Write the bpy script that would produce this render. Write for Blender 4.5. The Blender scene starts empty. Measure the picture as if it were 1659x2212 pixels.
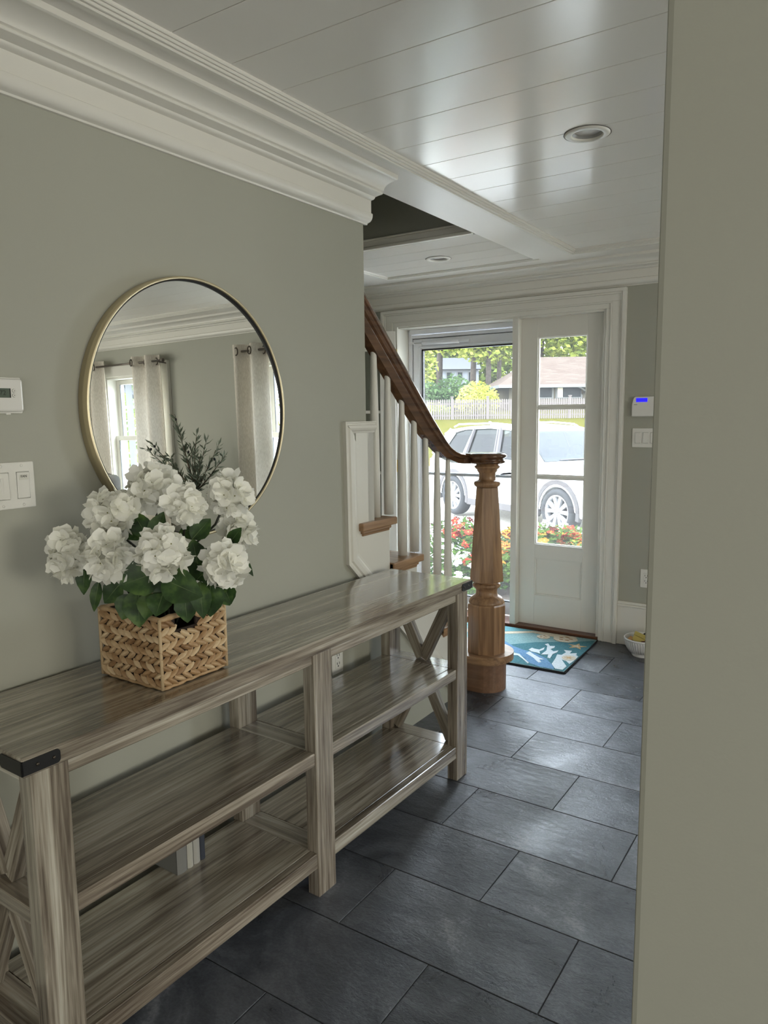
import bpy, bmesh, math, random
from mathutils import Vector, Matrix
R = math.radians
rnd = random.Random(11)
scene = bpy.context.scene
col = scene.collection

# ---------------------------------------------------------------- camera
cam_d = bpy.data.cameras.new('camera'); cam = bpy.data.objects.new('camera', cam_d); col.objects.link(cam)
YAW, PIT, ROL = R(-33.5278), R(7.5824), R(-0.6855)
fw = Vector((math.sin(YAW)*math.cos(PIT), math.cos(YAW)*math.cos(PIT), -math.sin(PIT)))
rt = fw.cross(Vector((0, 0, 1))).normalized(); up = rt.cross(fw)
rt2 = rt*math.cos(ROL)+up*math.sin(ROL); up2 = up*math.cos(ROL)-rt*math.sin(ROL)
m = Matrix((rt2, up2, -fw)).transposed().to_4x4(); m.translation = (0, 0, 1.4748)
cam.matrix_world = m
cam_d.sensor_fit = 'HORIZONTAL'; cam_d.sensor_width = 36; cam_d.lens = 1587.22*36/1659
cam_d.clip_start = .05; cam_d.clip_end = 400
scene.camera = cam

# ---------------------------------------------------------------- sky, sun, lights, exposure
W = bpy.data.worlds.new('sky'); scene.world = W; W.use_nodes = True
nt = W.node_tree; bg = nt.nodes['Background']
sky_geo = nt.nodes.new('ShaderNodeTexCoord'); sep = nt.nodes.new('ShaderNodeSeparateXYZ')
# overcast sky: dimmer towards the horizon, a touch bluer overhead
ramp = nt.nodes.new('ShaderNodeValToRGB')
ramp.color_ramp.elements[0].position = 0; ramp.color_ramp.elements[0].color = (.42, .43, .44, 1)
ramp.color_ramp.elements[1].position = 1; ramp.color_ramp.elements[1].color = (.80, .93, 1.14, 1)
nt.links.new(sky_geo.outputs['Generated'], sep.inputs[0]); nt.links.new(sep.outputs['Z'], ramp.inputs[0])
nt.links.new(ramp.outputs[0], bg.inputs[0]); bg.inputs[1].default_value = 14.5

def lamp(name, kind, loc, rot, energy, color=(1, 1, 1), size=None, portal=False):
    d = bpy.data.lights.new(name, kind); o = bpy.data.objects.new(name, d); col.objects.link(o)
    o.location = loc; o.rotation_euler = rot; d.energy = energy; d.color = color
    if kind == 'AREA':
        d.shape = 'RECTANGLE'; d.size, d.size_y = size
        if portal: d.cycles.is_portal = True
    return o
sun = lamp('sun', 'SUN', (0, 0, 20), (R(42), 0, R(-38)), 2.2, (1, .96, .88)); sun.data.angle = R(6)
# area fill lamps added in the unseen rooms beside and behind the camera
lamp('fill_right', 'AREA', (4.285, 1.3, 1.35), (0, R(90), 0), 40, (1, .97, .85), (1.4, 2.2))
lamp('fill_back', 'AREA', (.6, -2.585, .75), (R(90), 0, 0), 11, (1, .98, .93), (1.8, 1.3))
lamp('fill_side', 'AREA', (3.4, -2.585, 1.3), (R(90), 0, 0), 30, (1, .98, .94), (1.4, 1.5))
# portals in the glazed openings of the front wall
lamp('portal_door', 'AREA', (-2.17, 4.86, 1.05), (R(-90), 0, 0), 1, size=(1.5, 2.05), portal=True)
lamp('portal_window_left', 'AREA', (.475, 4.86, 1.35), (R(-90), 0, 0), 1, size=(.84, 1.25), portal=True)
lamp('portal_window_right', 'AREA', (2.51, 4.86, 1.35), (R(-90), 0, 0), 1, size=(.84, 1.25), portal=True)
scene.view_settings.view_transform = 'Standard'; scene.view_settings.look = 'None'
scene.view_settings.exposure = 1.08; scene.view_settings.gamma = 1; scene.view_settings.use_curve_mapping = False
scene.cycles.use_denoising = True
scene.cycles.max_bounces = 10; scene.cycles.diffuse_bounces = 6; scene.cycles.transparent_max_bounces = 12
scene.cycles.sample_clamp_indirect = 6

# ---------------------------------------------------------------- materials
def lin(r, g, b):
    f = lambda c: (c/255/12.92 if c <= 10 else ((c/255+.055)/1.055)**2.4)
    return (f(r), f(g), f(b), 1)
def mat(name, c, rough=.5, metal=0, coat=0, spec=.5):
    M = bpy.data.materials.new(name); M.use_nodes = True
    b = M.node_tree.nodes['Principled BSDF']
    b.inputs['Base Color'].default_value = c if len(c) == 4 else (*c, 1)
    b.inputs['Roughness'].default_value = rough; b.inputs['Metallic'].default_value = metal
    b.inputs['Coat Weight'].default_value = coat; b.inputs['Specular IOR Level'].default_value = spec
    return M
def N(M, t, **kw):
    n = M.node_tree.nodes.new('ShaderNode'+t)
    for k, v in kw.items(): setattr(n, k, v)
    return n
def L(M, a, b): M.node_tree.links.new(a, b)
def P(M): return M.node_tree.nodes['Principled BSDF']
def coords(M, scale=(1, 1, 1), rnd_off=True, kind='Object'):
    tc = N(M, 'TexCoord'); mp = N(M, 'Mapping'); mp.inputs['Scale'].default_value = scale
    if rnd_off:
        oi = N(M, 'ObjectInfo'); mu = N(M, 'VectorMath', operation='SCALE'); mu.inputs[0].default_value = (7.3, 11.9, 5.1)
        L(M, oi.outputs['Random'], mu.inputs['Scale'])
        ad = N(M, 'VectorMath', operation='ADD'); L(M, tc.outputs[kind], ad.inputs[0]); L(M, mu.outputs[0], ad.inputs[1]); L(M, ad.outputs[0], mp.inputs[0])
    else: L(M, tc.outputs[kind], mp.inputs[0])
    return mp.outputs[0]
def noise(M, vec, scale, detail=4, rough=.55, dist=0):
    n = N(M, 'TexNoise'); n.inputs['Scale'].default_value = scale; n.inputs['Detail'].default_value = detail
    n.inputs['Roughness'].default_value = rough; n.inputs['Distortion'].default_value = dist
    L(M, vec, n.inputs['Vector']); return n.outputs['Fac']
def cramp(M, fac, stops):
    r = N(M, 'ValToRGB'); e = r.color_ramp.elements
    while len(e) < len(stops): e.new(.5)
    for i, (p, c) in enumerate(stops): e[i].position = p; e[i].color = c
    L(M, fac, r.inputs[0]); return r.outputs[0]
def bump(M, h, strength=.3, dist=.01):
    b = N(M, 'Bump'); b.inputs['Strength'].default_value = strength; b.inputs['Distance'].default_value = dist
    L(M, h, b.inputs['Height']); L(M, b.outputs[0], P(M).inputs['Normal']); return b
def noisy(name, stops, scale, rough=.6, sc=(1, 1, 1), bstr=0, bdist=.003, bscale=None, coat=0, detail=4, spec=.5):
    M = mat(name, (1, 1, 1), rough, coat=coat, spec=spec); v = coords(M, sc)
    f = noise(M, v, scale, detail); L(M, cramp(M, f, stops), P(M).inputs['Base Color'])
    if bstr: bump(M, noise(M, v, bscale or scale*3, 3), bstr, bdist)
    return M
g = lambda v: (v, v, v, 1)
M_wall = mat('wall_paint', (.372, .372, .312), .62); bump(M_wall, noise(M_wall, coords(M_wall, rnd_off=False), 260, 2), .12, .001)
M_trim = mat('trim_paint', (.705, .688, .628), .36)
M_ceil = mat('ceiling_paint', (.74, .715, .665), .185)
bump(M_ceil, noise(M_ceil, coords(M_ceil), 180, 2), .06, .001)
M_soff = mat('soffit_paint', (.74, .715, .665), .34); bump(M_soff, noise(M_soff, coords(M_soff), 180, 2), .06, .001)
M_dark = mat('dark_gap', (.012, .012, .012), .7)
M_black = mat('black_metal', (.009, .009, .010), .42)
M_white = mat('white_plastic', (.74, .73, .68), .35)
M_alu = mat('white_aluminium', (.74, .75, .78), .4)
M_brass = mat('brass', (.55, .42, .18), .3, 1)
M_gold = mat('brushed_gold', (.66, .57, .38), .36, .85)
M_steel = mat('steel', (.5, .5, .5), .3, 1)
M_bronze = mat('dark_bronze', (.09, .075, .06), .4, .8)
M_mirror = mat('mirror_silver', (.93, .945, .935), .0, 1)
def glass_mat(name, tint=(1, 1, 1), refl=.9, f0=.035, haze=0):
    M = bpy.data.materials.new(name); M.use_nodes = True; t = M.node_tree; t.nodes.clear()
    o = t.nodes.new('ShaderNodeOutputMaterial'); mx = t.nodes.new('ShaderNodeMixShader'); tr = t.nodes.new('ShaderNodeBsdfTransparent')
    gl = t.nodes.new('ShaderNodeBsdfGlossy'); gl.inputs['Roughness'].default_value = .01; gl.inputs['Color'].default_value = (refl, refl, refl, 1)
    lw = t.nodes.new('ShaderNodeLayerWeight'); lw.inputs[0].default_value = .5
    pw = t.nodes.new('ShaderNodeMath'); pw.operation = 'POWER'; pw.inputs[1].default_value = 5; t.links.new(lw.outputs['Facing'], pw.inputs[0])
    ma = t.nodes.new('ShaderNodeMath'); ma.operation = 'MULTIPLY_ADD'; ma.inputs[1].default_value = .95; ma.inputs[2].default_value = f0; t.links.new(pw.outputs[0], ma.inputs[0])
    tr.inputs[0].default_value = (*tint, 1)
    t.links.new(ma.outputs[0], mx.inputs[0]); t.links.new(tr.outputs[0], mx.inputs[1]); t.links.new(gl.outputs[0], mx.inputs[2]); glare_veil = t.nodes.new('ShaderNodeBsdfTranslucent'); glare_veil.inputs[0].default_value = (.9, .9, .9, 1); m2 = t.nodes.new('ShaderNodeMixShader'); m2.inputs[0].default_value = haze  # translucent share imitates veiling glare, lifting the darks seen through the glass
    t.links.new(mx.outputs[0], m2.inputs[1]); t.links.new(glare_veil.outputs[0], m2.inputs[2]); t.links.new(m2.outputs[0], o.inputs[0])
    return M
M_glass = glass_mat('window_glass', (.97, .985, .975), haze=.008)
M_carglass = glass_mat('tinted_glass', (.10, .115, .10), .45, .04)
M_wind = glass_mat('windscreen_glass', (.17, .24, .22), .5, .03)

def grey_wood(name, axis, coat=1):
    """brushed grey farmhouse wood, streaks along one local axis"""
    M = mat(name, (1, 1, 1), .20 if coat else .5, coat=coat, spec=.7 if coat else .3); P(M).inputs['Coat Roughness'].default_value = .15
    s = [46, 46, 46]; s[axis] = 1.5; v = coords(M, s)
    s2 = [15, 15, 15]; s2[axis] = .9; v2 = coords(M, s2)
    s3 = [150, 150, 150]; s3[axis] = 5; v3 = coords(M, s3)
    a = noise(M, v, 1, 5, .66, .6); b = noise(M, v2, 1, 4, .6, 1.0); c = noise(M, v3, 1, 3, .6)
    mx = N(M, 'Math', operation='ADD'); L(M, a, mx.inputs[0]); L(M, b, mx.inputs[1])
    m2 = N(M, 'Math', operation='MULTIPLY_ADD'); L(M, c, m2.inputs[0]); m2.inputs[1].default_value = .6; L(M, mx.outputs[0], m2.inputs[2])
    h = N(M, 'Math', operation='MULTIPLY'); L(M, m2.outputs[0], h.inputs[0]); h.inputs[1].default_value = .39
    colr = cramp(M, h.outputs[0], [(.36, lin(66, 57, 49)), (.44, lin(104, 94, 82)), (.51, lin(143, 134, 120)), (.58, lin(177, 170, 156)), (.66, lin(205, 200, 188))])
    tv = noise(M, coords(M, [3 if i != axis else .8 for i in range(3)]), 1, 2)
    mixc = N(M, 'MixRGB'); mixc.blend_type = 'MULTIPLY'; mixc.inputs[0].default_value = .6
    L(M, colr, mixc.inputs[1]); L(M, cramp(M, tv, [(.38, (.86, .80, .76, 1)), (.62, (1, 1, .97, 1))]), mixc.inputs[2])
    L(M, mixc.outputs[0], P(M).inputs['Base Color'])
    bump(M, m2.outputs[0], .10, .002)
    return M
GW = [grey_wood('grey_wood_%s' % 'xyz'[i], i) for i in range(3)]
GW_matt = grey_wood('grey_wood_matt', 2, 0)
def oak(name, axis, c0, c1, rough=.38):
    M = mat(name, (1, 1, 1), rough, coat=.1); s = [26, 26, 26]; s[axis] = 1.6; v = coords(M, s)
    s2 = [90, 90, 90]; s2[axis] = 4; v2 = coords(M, s2)
    a = noise(M, v, 1, 3, .5, 1.2); b = noise(M, v2, 1, 2)
    ad = N(M, 'Math', operation='MULTIPLY_ADD'); L(M, b, ad.inputs[0]); ad.inputs[1].default_value = .35; L(M, a, ad.inputs[2])
    L(M, cramp(M, ad.outputs[0], [(.4, c0), (.95, c1)]), P(M).inputs['Base Color']); bump(M, ad.outputs[0], .1, .001)
    return M
OAK = [oak('oak_%s' % 'xyz'[i], i, lin(108, 78, 52), lin(176, 140, 104)) for i in range(3)]
M_rail = oak('oak_rail', 1, lin(62, 41, 28), lin(112, 80, 55), .22)

def slate():
    M = mat('slate_tile', (1, 1, 1), .3, spec=.46); v = coords(M, (1, 1, 1)); v2 = coords(M, (1, 2.0, 1))
    a = noise(M, v, 3.2, 8, .66, .8); b = noise(M, v2, 22, 8, .72, .4); c = noise(M, v, 2.2, 2, .5, .4); d = noise(M, v, 120, 3, .6)
    fine = N(M, 'Math', operation='MULTIPLY_ADD'); L(M, d, fine.inputs[0]); fine.inputs[1].default_value = .28
    sub = N(M, 'Math', operation='ADD'); L(M, a, sub.inputs[0]); sub.inputs[1].default_value = -.14; L(M, sub.outputs[0], fine.inputs[2])
    colr = cramp(M, fine.outputs[0], [(.30, lin(52, 55, 60)), (.47, lin(75, 78, 84)), (.6, lin(98, 101, 107)), (.74, lin(142, 144, 148))])
    L(M, colr, P(M).inputs['Base Color'])
    rr = N(M, 'MapRange'); rr.inputs[3].default_value = .22; rr.inputs[4].default_value = .36; L(M, a, rr.inputs[0]); L(M, rr.outputs[0], P(M).inputs['Roughness'])
    # cleft relief comes and goes over each tile
    mk = N(M, 'MapRange'); mk.inputs[1].default_value = .30; mk.inputs[2].default_value = .75; mk.inputs[3].default_value = .22; L(M, c, mk.inputs[0])
    mm = N(M, 'Math', operation='MULTIPLY'); L(M, b, mm.inputs[0]); L(M, mk.outputs[0], mm.inputs[1])
    hh = N(M, 'Math', operation='MULTIPLY_ADD'); L(M, d, hh.inputs[0]); hh.inputs[1].default_value = .10; L(M, mm.outputs[0], hh.inputs[2]); bump(M, hh.outputs[0], .8, .0075)
    return M
M_slate = slate()
M_grout = noisy('grout', [(.3, g(.055)), (.7, g(.10))], 60, .9)

# ---------------------------------------------------------------- helpers
def newobj(name, me, mt, parent=None, loc=(0, 0, 0), rot=(0, 0, 0), smooth=False):
    o = bpy.data.objects.new(name, me); col.objects.link(o)
    if mt is not None and not me.materials:
        for x in (mt if isinstance(mt, (list, tuple)) else [mt]): me.materials.append(x)
    if smooth:
        me.polygons.foreach_set('use_smooth', [True]*len(me.polygons))
        if smooth == 'auto': me.set_sharp_from_angle(angle=R(32))
    o.parent = parent; o.location = loc; o.rotation_euler = rot
    return o
def mesh(name, v, f, mt, parent=None, loc=(0, 0, 0), rot=(0, 0, 0), smooth=False):
    me = bpy.data.meshes.new(name); me.from_pydata([tuple(p) for p in v], [], f); me.update()
    return newobj(name, me, mt, parent, loc, rot, smooth)
def from_bm(name, bm, mt, parent=None, loc=(0, 0, 0), rot=(0, 0, 0), smooth=False):
    me = bpy.data.meshes.new(name); bmesh.ops.recalc_face_normals(bm, faces=bm.faces); bm.to_mesh(me); bm.free()
    return newobj(name, me, mt, parent, loc, rot, smooth)
def bm_box(bm, x0, x1, y0, y1, z0, z1, bev=0, seg=1):
    r = bmesh.ops.create_cube(bm, size=1)['verts']
    for v in r: v.co = Vector(((x0+x1)/2+v.co.x*(x1-x0), (y0+y1)/2+v.co.y*(y1-y0), (z0+z1)/2+v.co.z*(z1-z0)))
    if bev:
        es = list({e for v in r for e in v.link_edges})
        bmesh.ops.bevel(bm, geom=es, offset=bev, segments=seg, affect='EDGES', profile=.5)
def box(name, x0, x1, y0, y1, z0, z1, mt, parent=None, bev=0, seg=1, rot=(0, 0, 0)):
    """box whose origin sits at its own centre"""
    bm = bmesh.new(); a, b, c = (x1-x0)/2, (y1-y0)/2, (z1-z0)/2
    bm_box(bm, -a, a, -b, b, -c, c, bev, seg)
    return from_bm(name, bm, mt, parent, ((x0+x1)/2, (y0+y1)/2, (z0+z1)/2), rot)
def boxes(name, lst, mt, parent=None, bev=0):
    bm = bmesh.new()
    for b in lst: bm_box(bm, *b, bev)
    return from_bm(name, bm, mt, parent)
def thing(name, label, cat, loc=(0, 0, 0), rotz=0, group=None, kind=None):
    o = bpy.data.objects.new(name, None); col.objects.link(o); o.empty_display_size = .1
    o.location = loc; o.rotation_euler = (0, 0, rotz); return tag(o, label, cat, group, kind)
def tag(o, label=None, cat=None, group=None, kind=None):
    if label: o['label'] = label
    if cat: o['category'] = cat
    if group: o['group'] = group
    if kind: o['kind'] = kind
    return o
def struct(o, label=None):
    o['kind'] = 'structure'
    if label: o['label'] = label
    return o
def bm_lathe(bm, prof, n=24, cap=True, rot=0, c=(0, 0, 0)):
    rings = []
    for r_, z in prof:
        rings.append([bm.verts.new((c[0]+r_*math.cos(rot+2*math.pi*i/n), c[1]+r_*math.sin(rot+2*math.pi*i/n), c[2]+z)) for i in range(n)])
    for a, b in zip(rings, rings[1:]):
        for i in range(n): bm.faces.new((a[i], a[(i+1) % n], b[(i+1) % n], b[i]))
    if cap:
        bm.faces.new(rings[0][::-1]); bm.faces.new(rings[-1])
def lathe(name, prof, mt, parent=None, loc=(0, 0, 0), n=24, cap=True, rot=(0, 0, 0), smooth=True, phase=0):
    bm = bmesh.new(); bm_lathe(bm, prof, n, cap, phase); return from_bm(name, bm, mt, parent, loc, rot, smooth)
def bm_tube(bm, pts, rad, n=8, cap=True):
    pts = [Vector(p) for p in pts]; rings = []
    rad = rad if isinstance(rad, (list, tuple)) else [rad]*len(pts)
    prev = None
    for i, p in enumerate(pts):
        t = (pts[min(i+1, len(pts)-1)]-pts[max(i-1, 0)]).normalized()
        ref = prev if prev is not None else (Vector((0, 0, 1)) if abs(t.z) < .9 else Vector((1, 0, 0)))
        a = (ref-t*ref.dot(t)).normalized(); b = t.cross(a); prev = a
        rings.append([bm.verts.new(p+rad[i]*(math.cos(2*math.pi*k/n)*a+math.sin(2*math.pi*k/n)*b)) for k in range(n)])
    for A, B in zip(rings, rings[1:]):
        for i in range(n): bm.faces.new((A[i], A[(i+1) % n], B[(i+1) % n], B[i]))
    if cap: bm.faces.new(rings[0][::-1]); bm.faces.new(rings[-1])
def tube(name, pts, rad, mt, parent=None, n=8, smooth=True):
    bm = bmesh.new(); bm_tube(bm, pts, rad, n); return from_bm(name, bm, mt, parent, smooth=smooth)
def bm_extrude(bm, poly, vec):
    a = [bm.verts.new(p) for p in poly]; b = [bm.verts.new(Vector(p)+Vector(vec)) for p in poly]; n = len(poly)
    for i in range(n): bm.faces.new((a[i], a[(i+1) % n], b[(i+1) % n], b[i]))
    bm.faces.new(a[::-1]); bm.faces.new(b)
def extrude(name, poly, vec, mt, parent=None, bev=0, seg=2, smooth=False):
    bm = bmesh.new(); bm_extrude(bm, poly, vec)
    if bev: bmesh.ops.bevel(bm, geom=list(bm.edges), offset=bev, segments=seg, affect='EDGES', profile=.5)
    bm.normal_update(); bmesh.ops.triangulate(bm, faces=[f for f in bm.faces if len(f.verts) > 4])
    return from_bm(name, bm, mt, parent, smooth=smooth)
def sweep(name, prof, path, mt, parent=None, smooth=True, closed_ends=True):
    """prof (side, up) carried along a path of (point, side vector, up vector)"""
    bm = bmesh.new(); rings = []
    for p, s, u in path: rings.append([bm.verts.new(Vector(p)+a*Vector(s)+b*Vector(u)) for a, b in prof])
    n = len(prof)
    for A, B in zip(rings, rings[1:]):
        for i in range(n): bm.faces.new((A[i], A[(i+1) % n], B[(i+1) % n], B[i]))
    if closed_ends: bm.faces.new(rings[0][::-1]); bm.faces.new(rings[-1])
    return from_bm(name, bm, mt, parent, smooth=smooth)
def copy_tree(o, parent=None):
    c = o.copy(); col.objects.link(c); c.parent = parent
    for ch in [x for x in bpy.data.objects if x.parent == o]: copy_tree(ch, c)
    return c
def dup(o, parent=None, loc=None, rot=None):
    c = o.copy(); col.objects.link(c); c.parent = parent
    if loc is not None: c.location = loc
    if rot is not None: c.rotation_euler = rot
    return c
def text(name, body, size, mt, parent, loc, rot, align='CENTER'):
    cu = bpy.data.curves.new(name, 'FONT'); cu.body = body; cu.size = size; cu.align_x = align; cu.align_y = 'CENTER'; cu.extrude = .0002
    cu.materials.append(mt); o = bpy.data.objects.new(name+'_curve', cu); col.objects.link(o); bpy.context.view_layer.update()
    me = bpy.data.meshes.new_from_object(o.evaluated_get(bpy.context.evaluated_depsgraph_get())); bpy.data.objects.remove(o)
    return newobj(name, me, mt, parent, loc, rot)
# ================================================================ THE SETTING
WX, FY = -1.74, 4.63                      # left wall plane, front wall plane
H_SOF, H_BRD = 2.385, 2.405
# floor: grout bed with every tile set in it
floor = struct(boxes('floor', [(-3.9, 4.3, -2.6, 4.83, -.12, -.004)], M_grout), 'dark slate tile floor in staggered rows')
TW, TL = .308, .613
def tile_mesh(w, d):
    bm = bmesh.new(); bm_box(bm, -w/2, w/2, -d/2, d/2, -.012, 0)
    bmesh.ops.bevel(bm, geom=[e for e in bm.edges if all(v.co.z > -.001 for v in e.verts)], offset=.0011, segments=1, affect='EDGES')
    me = bpy.data.meshes.new('tile'); bmesh.ops.recalc_face_normals(bm, faces=bm.faces); bm.to_mesh(me); bm.free(); me.materials.append(M_slate); return me
tme = tile_mesh(TL-.003, TW-.003)
ntile = 0
for k in range(-5, 13):
    yc = 3.10467-k*TW+TW/2
    if yc+TW/2 < -.6 or yc-TW/2 > FY: continue
    off = -1.2130 if k % 2 == 1 else -.9095
    for j in range(-4, 8):
        xc = off+(j+.5)*TL
        if xc+TL/2 < -3.6 or xc-TL/2 > 2.2: continue
        y0, y1 = yc-TW/2, min(yc+TW/2, FY-.002)
        if y1-y0 < TW-.001:
            o = newobj('tile', tile_mesh(TL-.003, y1-y0-.003), M_slate, floor, (xc, (y0+y1)/2, 0))
        else: o = newobj('tile', tme, M_slate, floor, (xc, yc, 0))
        o.rotation_euler = (0, 0, math.pi*rnd.choice((0, 1))); ntile += 1

struct(box('wall_left', -1.86, WX, -2.6, 2.5, 0, 2.384, M_wall), 'grey-green painted wall behind the console')
struct(boxes('wall_front', [(-3.9, -2.93, FY, 4.83, 0, 2.41), (-2.93, -1.40, FY, 4.83, 2.10, 2.41), (-1.40, .055, FY, 4.83, 0, 2.41), (.055, .895, FY, 4.83, 0, .72), (.055, .895, FY, 4.83, 1.97, 2.41),
    (.895, 2.09, FY, 4.83, 0, 2.41), (2.09, 2.93, FY, 4.83, 0, .72), (2.09, 2.93, FY, 4.83, 1.97, 2.41), (2.93, 4.3, FY, 4.83, 0, 2.41), (-3.9, 4.3, FY+.02, 4.83, 2.41, 5.2)], M_wall), 'grey wall with the front door and windows')
struct(box('wall_right', -.15, 1.1, .62, .75, 0, 2.402, M_wall, bev=.006, seg=2), 'close grey-green wall end along the right edge')
struct(boxes('wall_back', [(-3.9, 4.3, -2.72, -2.6, -.1, 2.6)], M_wall))
struct(boxes('wall_east', [(4.3, 4.42, -2.72, 4.83, -.1, 2.6)], M_wall))
struct(boxes('wall_west', [(-4.02, -3.9, -2.72, 4.83, -.1, 5.2)], M_wall))
struct(boxes('wall_stairwell', [(-2.97, -2.85, -2.6, 3.3, 0, 5.2), (-1.86, -1.765, -2.6, 3.53, 2.61, 5.2), (-2.85, -1.86, -2.6, -2.4, 2.3, 5.2), (-3.9, -1.765, 3.526, 3.65, 2.438, 5.2)], M_wall), 'dark wall up inside the stairwell')
ceil = struct(boxes('ceiling', [(-1.76, 4.3, -2.6, FY+.02, 2.418, 2.61), (-3.9, -1.76, 3.53, FY+.02, 2.418, 2.61), (-3.9, -2.97, -2.6, 3.53, 2.418, 2.61), (-4.02, 4.42, -2.72, 4.83, 5.2, 5.3), (-1.765, 4.42, -2.72, 4.83, 2.62, 2.70)], M_ceil), 'white painted plank ceiling')
# planks, each its own piece; the joints are open grooves
def plank_mesh(w, d, t=.013):
    bm = bmesh.new(); bm_box(bm, -w/2, w/2, -d/2, d/2, 0, t)
    bmesh.ops.bevel(bm, geom=[e for e in bm.edges if all(v.co.z < .001 for v in e.verts) and abs(e.verts[0].co.y-e.verts[1].co.y) < 1e-5], offset=.0007, segments=1, affect='EDGES')
    me = bpy.data.meshes.new('plank'); bmesh.ops.recalc_face_normals(bm, faces=bm.faces); bm.to_mesh(me); bm.free(); me.materials.append(M_ceil); return me
pm = plank_mesh(5.6, .2-.0026)
k = 0
y = 1.334-.2*18
while y < 4.30:
    y1 = min(y+.2, 4.30)
    if y1-y > .19: newobj('plank', pm, M_ceil, ceil, (1.3, (y+y1)/2, H_BRD))
    elif y1-y > .02: newobj('plank', plank_mesh(5.6, y1-y-.0026), M_ceil, ceil, (1.3, (y+y1)/2, H_BRD))
    y += .2
y = 3.565
for w_ in (.19, .19, .19, .19):
    newobj('plank', plank_mesh(1.1, w_-.0026), M_ceil, ceil, (-2.31, y+w_/2, 2.392)); y += w_
# soffit strips and the beam past the wall corner
struct(boxes('trim_1', [(-1.76, -1.53, -2.6, FY, H_SOF, 2.418), (-3.9, -1.76, 4.33, FY, H_SOF, 2.418), (-1.53, 4.3, 4.31, FY, H_SOF, 2.418), (-3.9, -2.83, 3.53, 4.33, H_SOF, 2.418)], M_soff), 'flat white soffit strip and beam of the ceiling')
# stepped moulding round the plank panels
def panel_trim(name, x0, x1, y0, y1, lab, right=True):
    b = []
    for i, (o0, o1, zb) in enumerate([(-.004, .016, H_SOF-.006), (.016, .026, H_SOF-.001), (.026, .034, H_SOF+.005), (.034, .041, H_SOF+.011)]):
        b += [(x0+o0, x0+o1, y0+o0, y1-o0, zb, 2.416), (x0+o1, x1-o1, y1-o1, y1-o0, zb, 2.416)]+([(x1-o1, x1-o0, y0+o0, y1-o0, zb, 2.416)] if right else [])
    struct(boxes(name, b, M_trim, bev=.002), lab)
panel_trim('trim_2', -1.53, 4.16, -2.45, 4.312, 'stepped white moulding framing the plank ceiling')
panel_trim('trim_3', -2.83, -1.76+.05, 3.60, 4.335, 'stepped white moulding of the small ceiling panel by the stairwell', False)
struct(boxes('trim_4', [(-2.85, -1.77, 3.508, 3.535, 2.384, 2.400), (-2.85, -1.77, 3.514, 3.535, 2.400, 2.432), (-2.85, -1.77, 3.506, 3.535, 2.432, 2.442)], M_trim, bev=.003), 'white moulding along the stairwell opening')
# crown
CP = [(0, 2.222), (.010, 2.222), (.012, 2.227), (.017, 2.229)]+[(.017+.020*math.sin(t), 2.2295+.026*(1-math.cos(t))) for t in [math.pi/2*i/6 for i in range(1, 7)]]+[(.037, 2.260), (.030, 2.264), (.030, 2.311)]
CP += [(.034+.016*math.sin(t), 2.312+.010*(1-math.cos(t))) for t in [math.pi/2*i/5 for i in range(6)]]+[(.054, 2.322), (.066, 2.3245), (.078, 2.3255)]+[(.082+.005*math.sin(t), 2.331-.005*math.cos(t)) for t in [math.pi*i/6 for i in range(1, 6)]]+[(.088, 2.337)]
CP += [(.091+.058*(1-math.cos(t)), 2.338+.029*math.sin(t)) for t in [math.pi/2*i/9 for i in range(10)]]+[(.152, 2.367), (.157, 2.370), (.157, 2.3849), (0, 2.3849)]
struct(extrude('trim_5', [(WX+d, -2.6, z) for d, z in CP], (0, 5.115, 0), M_trim, smooth='auto'), 'layered white crown moulding along the left wall')
struct(extrude('trim_6', [(-3.9, FY-d, z) for d, z in CP], (8.2, 0, 0), M_trim, smooth='auto'), 'layered white crown moulding over the front door')
# baseboards
def baseboard(name, runs, lab):
    o = struct(boxes(name, [], M_trim) if 0 else boxes(name, runs, M_trim, bev=.003), lab)
baseboard('baseboard_front', [(-1.285, 4.3, 4.614, FY, 0, .25), (-1.285, 4.3, 4.606, FY, .25, .264), (-1.285, 4.3, 4.612, FY, .264, .281), (-3.9, -3.06, 4.614, FY, 0, .26)], 'tall white baseboard of the front wall')
# door casing: flat board with back band and beads
cs = []
for (xo, xi) in ((-1.284, -1.405), (-3.058, -2.925)):
    s_ = 1 if xo > xi else -1
    lo = lambda a, b: (min(a, b), max(a, b))
    HB = [0, .022, .034, .075, .085, .116]
    for i, (d0, d1, yy) in enumerate(((0, .022, 4.598), (.022, .034, 4.606), (.034, .085, 4.613), (.085, .095, 4.609), (.095, .121 if s_ > 0 else .133, 4.616))):
        a, b = lo(xo-s_*d0, xo-s_*d1)
        cs.append((a, b, yy, FY, 0, 2.216-HB[i+1]))
for d0, d1, yy in ((0, .022, 4.598), (.022, .034, 4.606), (.034, .075, 4.613), (.075, .085, 4.609), (.085, .116, 4.616)):
    k_ = {0: 0, .022: .022, .034: .034, .075: .085, .085: .095}[d0]
    cs.append((-3.058+k_, -1.284-k_, yy, FY, 2.216-d1, 2.216-d0))
struct(boxes('trim_7', cs, M_trim, bev=.0015), 'stepped white casing round the front door and sidelight')
# jambs, mullion post, threshold
struct(boxes('trim_8', [(-2.945, -2.925, FY, 4.83, 0, 2.10), (-2.925, -1.405, FY, 4.83, 2.088, 2.112), (-1.425, -1.403, FY+.001, 4.83, 0, 2.088), (-2.026, -1.984, 4.622, 4.80, 0, 2.09)], M_trim, bev=.001), 'white door jambs and the post between door and sidelight')
struct(box('trim_9', -2.925, -1.41, 4.615, 4.86, -.003, .02, oak('threshold_wood', 0, lin(70, 42, 28), lin(120, 78, 55))), 'brown wooden door threshold')

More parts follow.
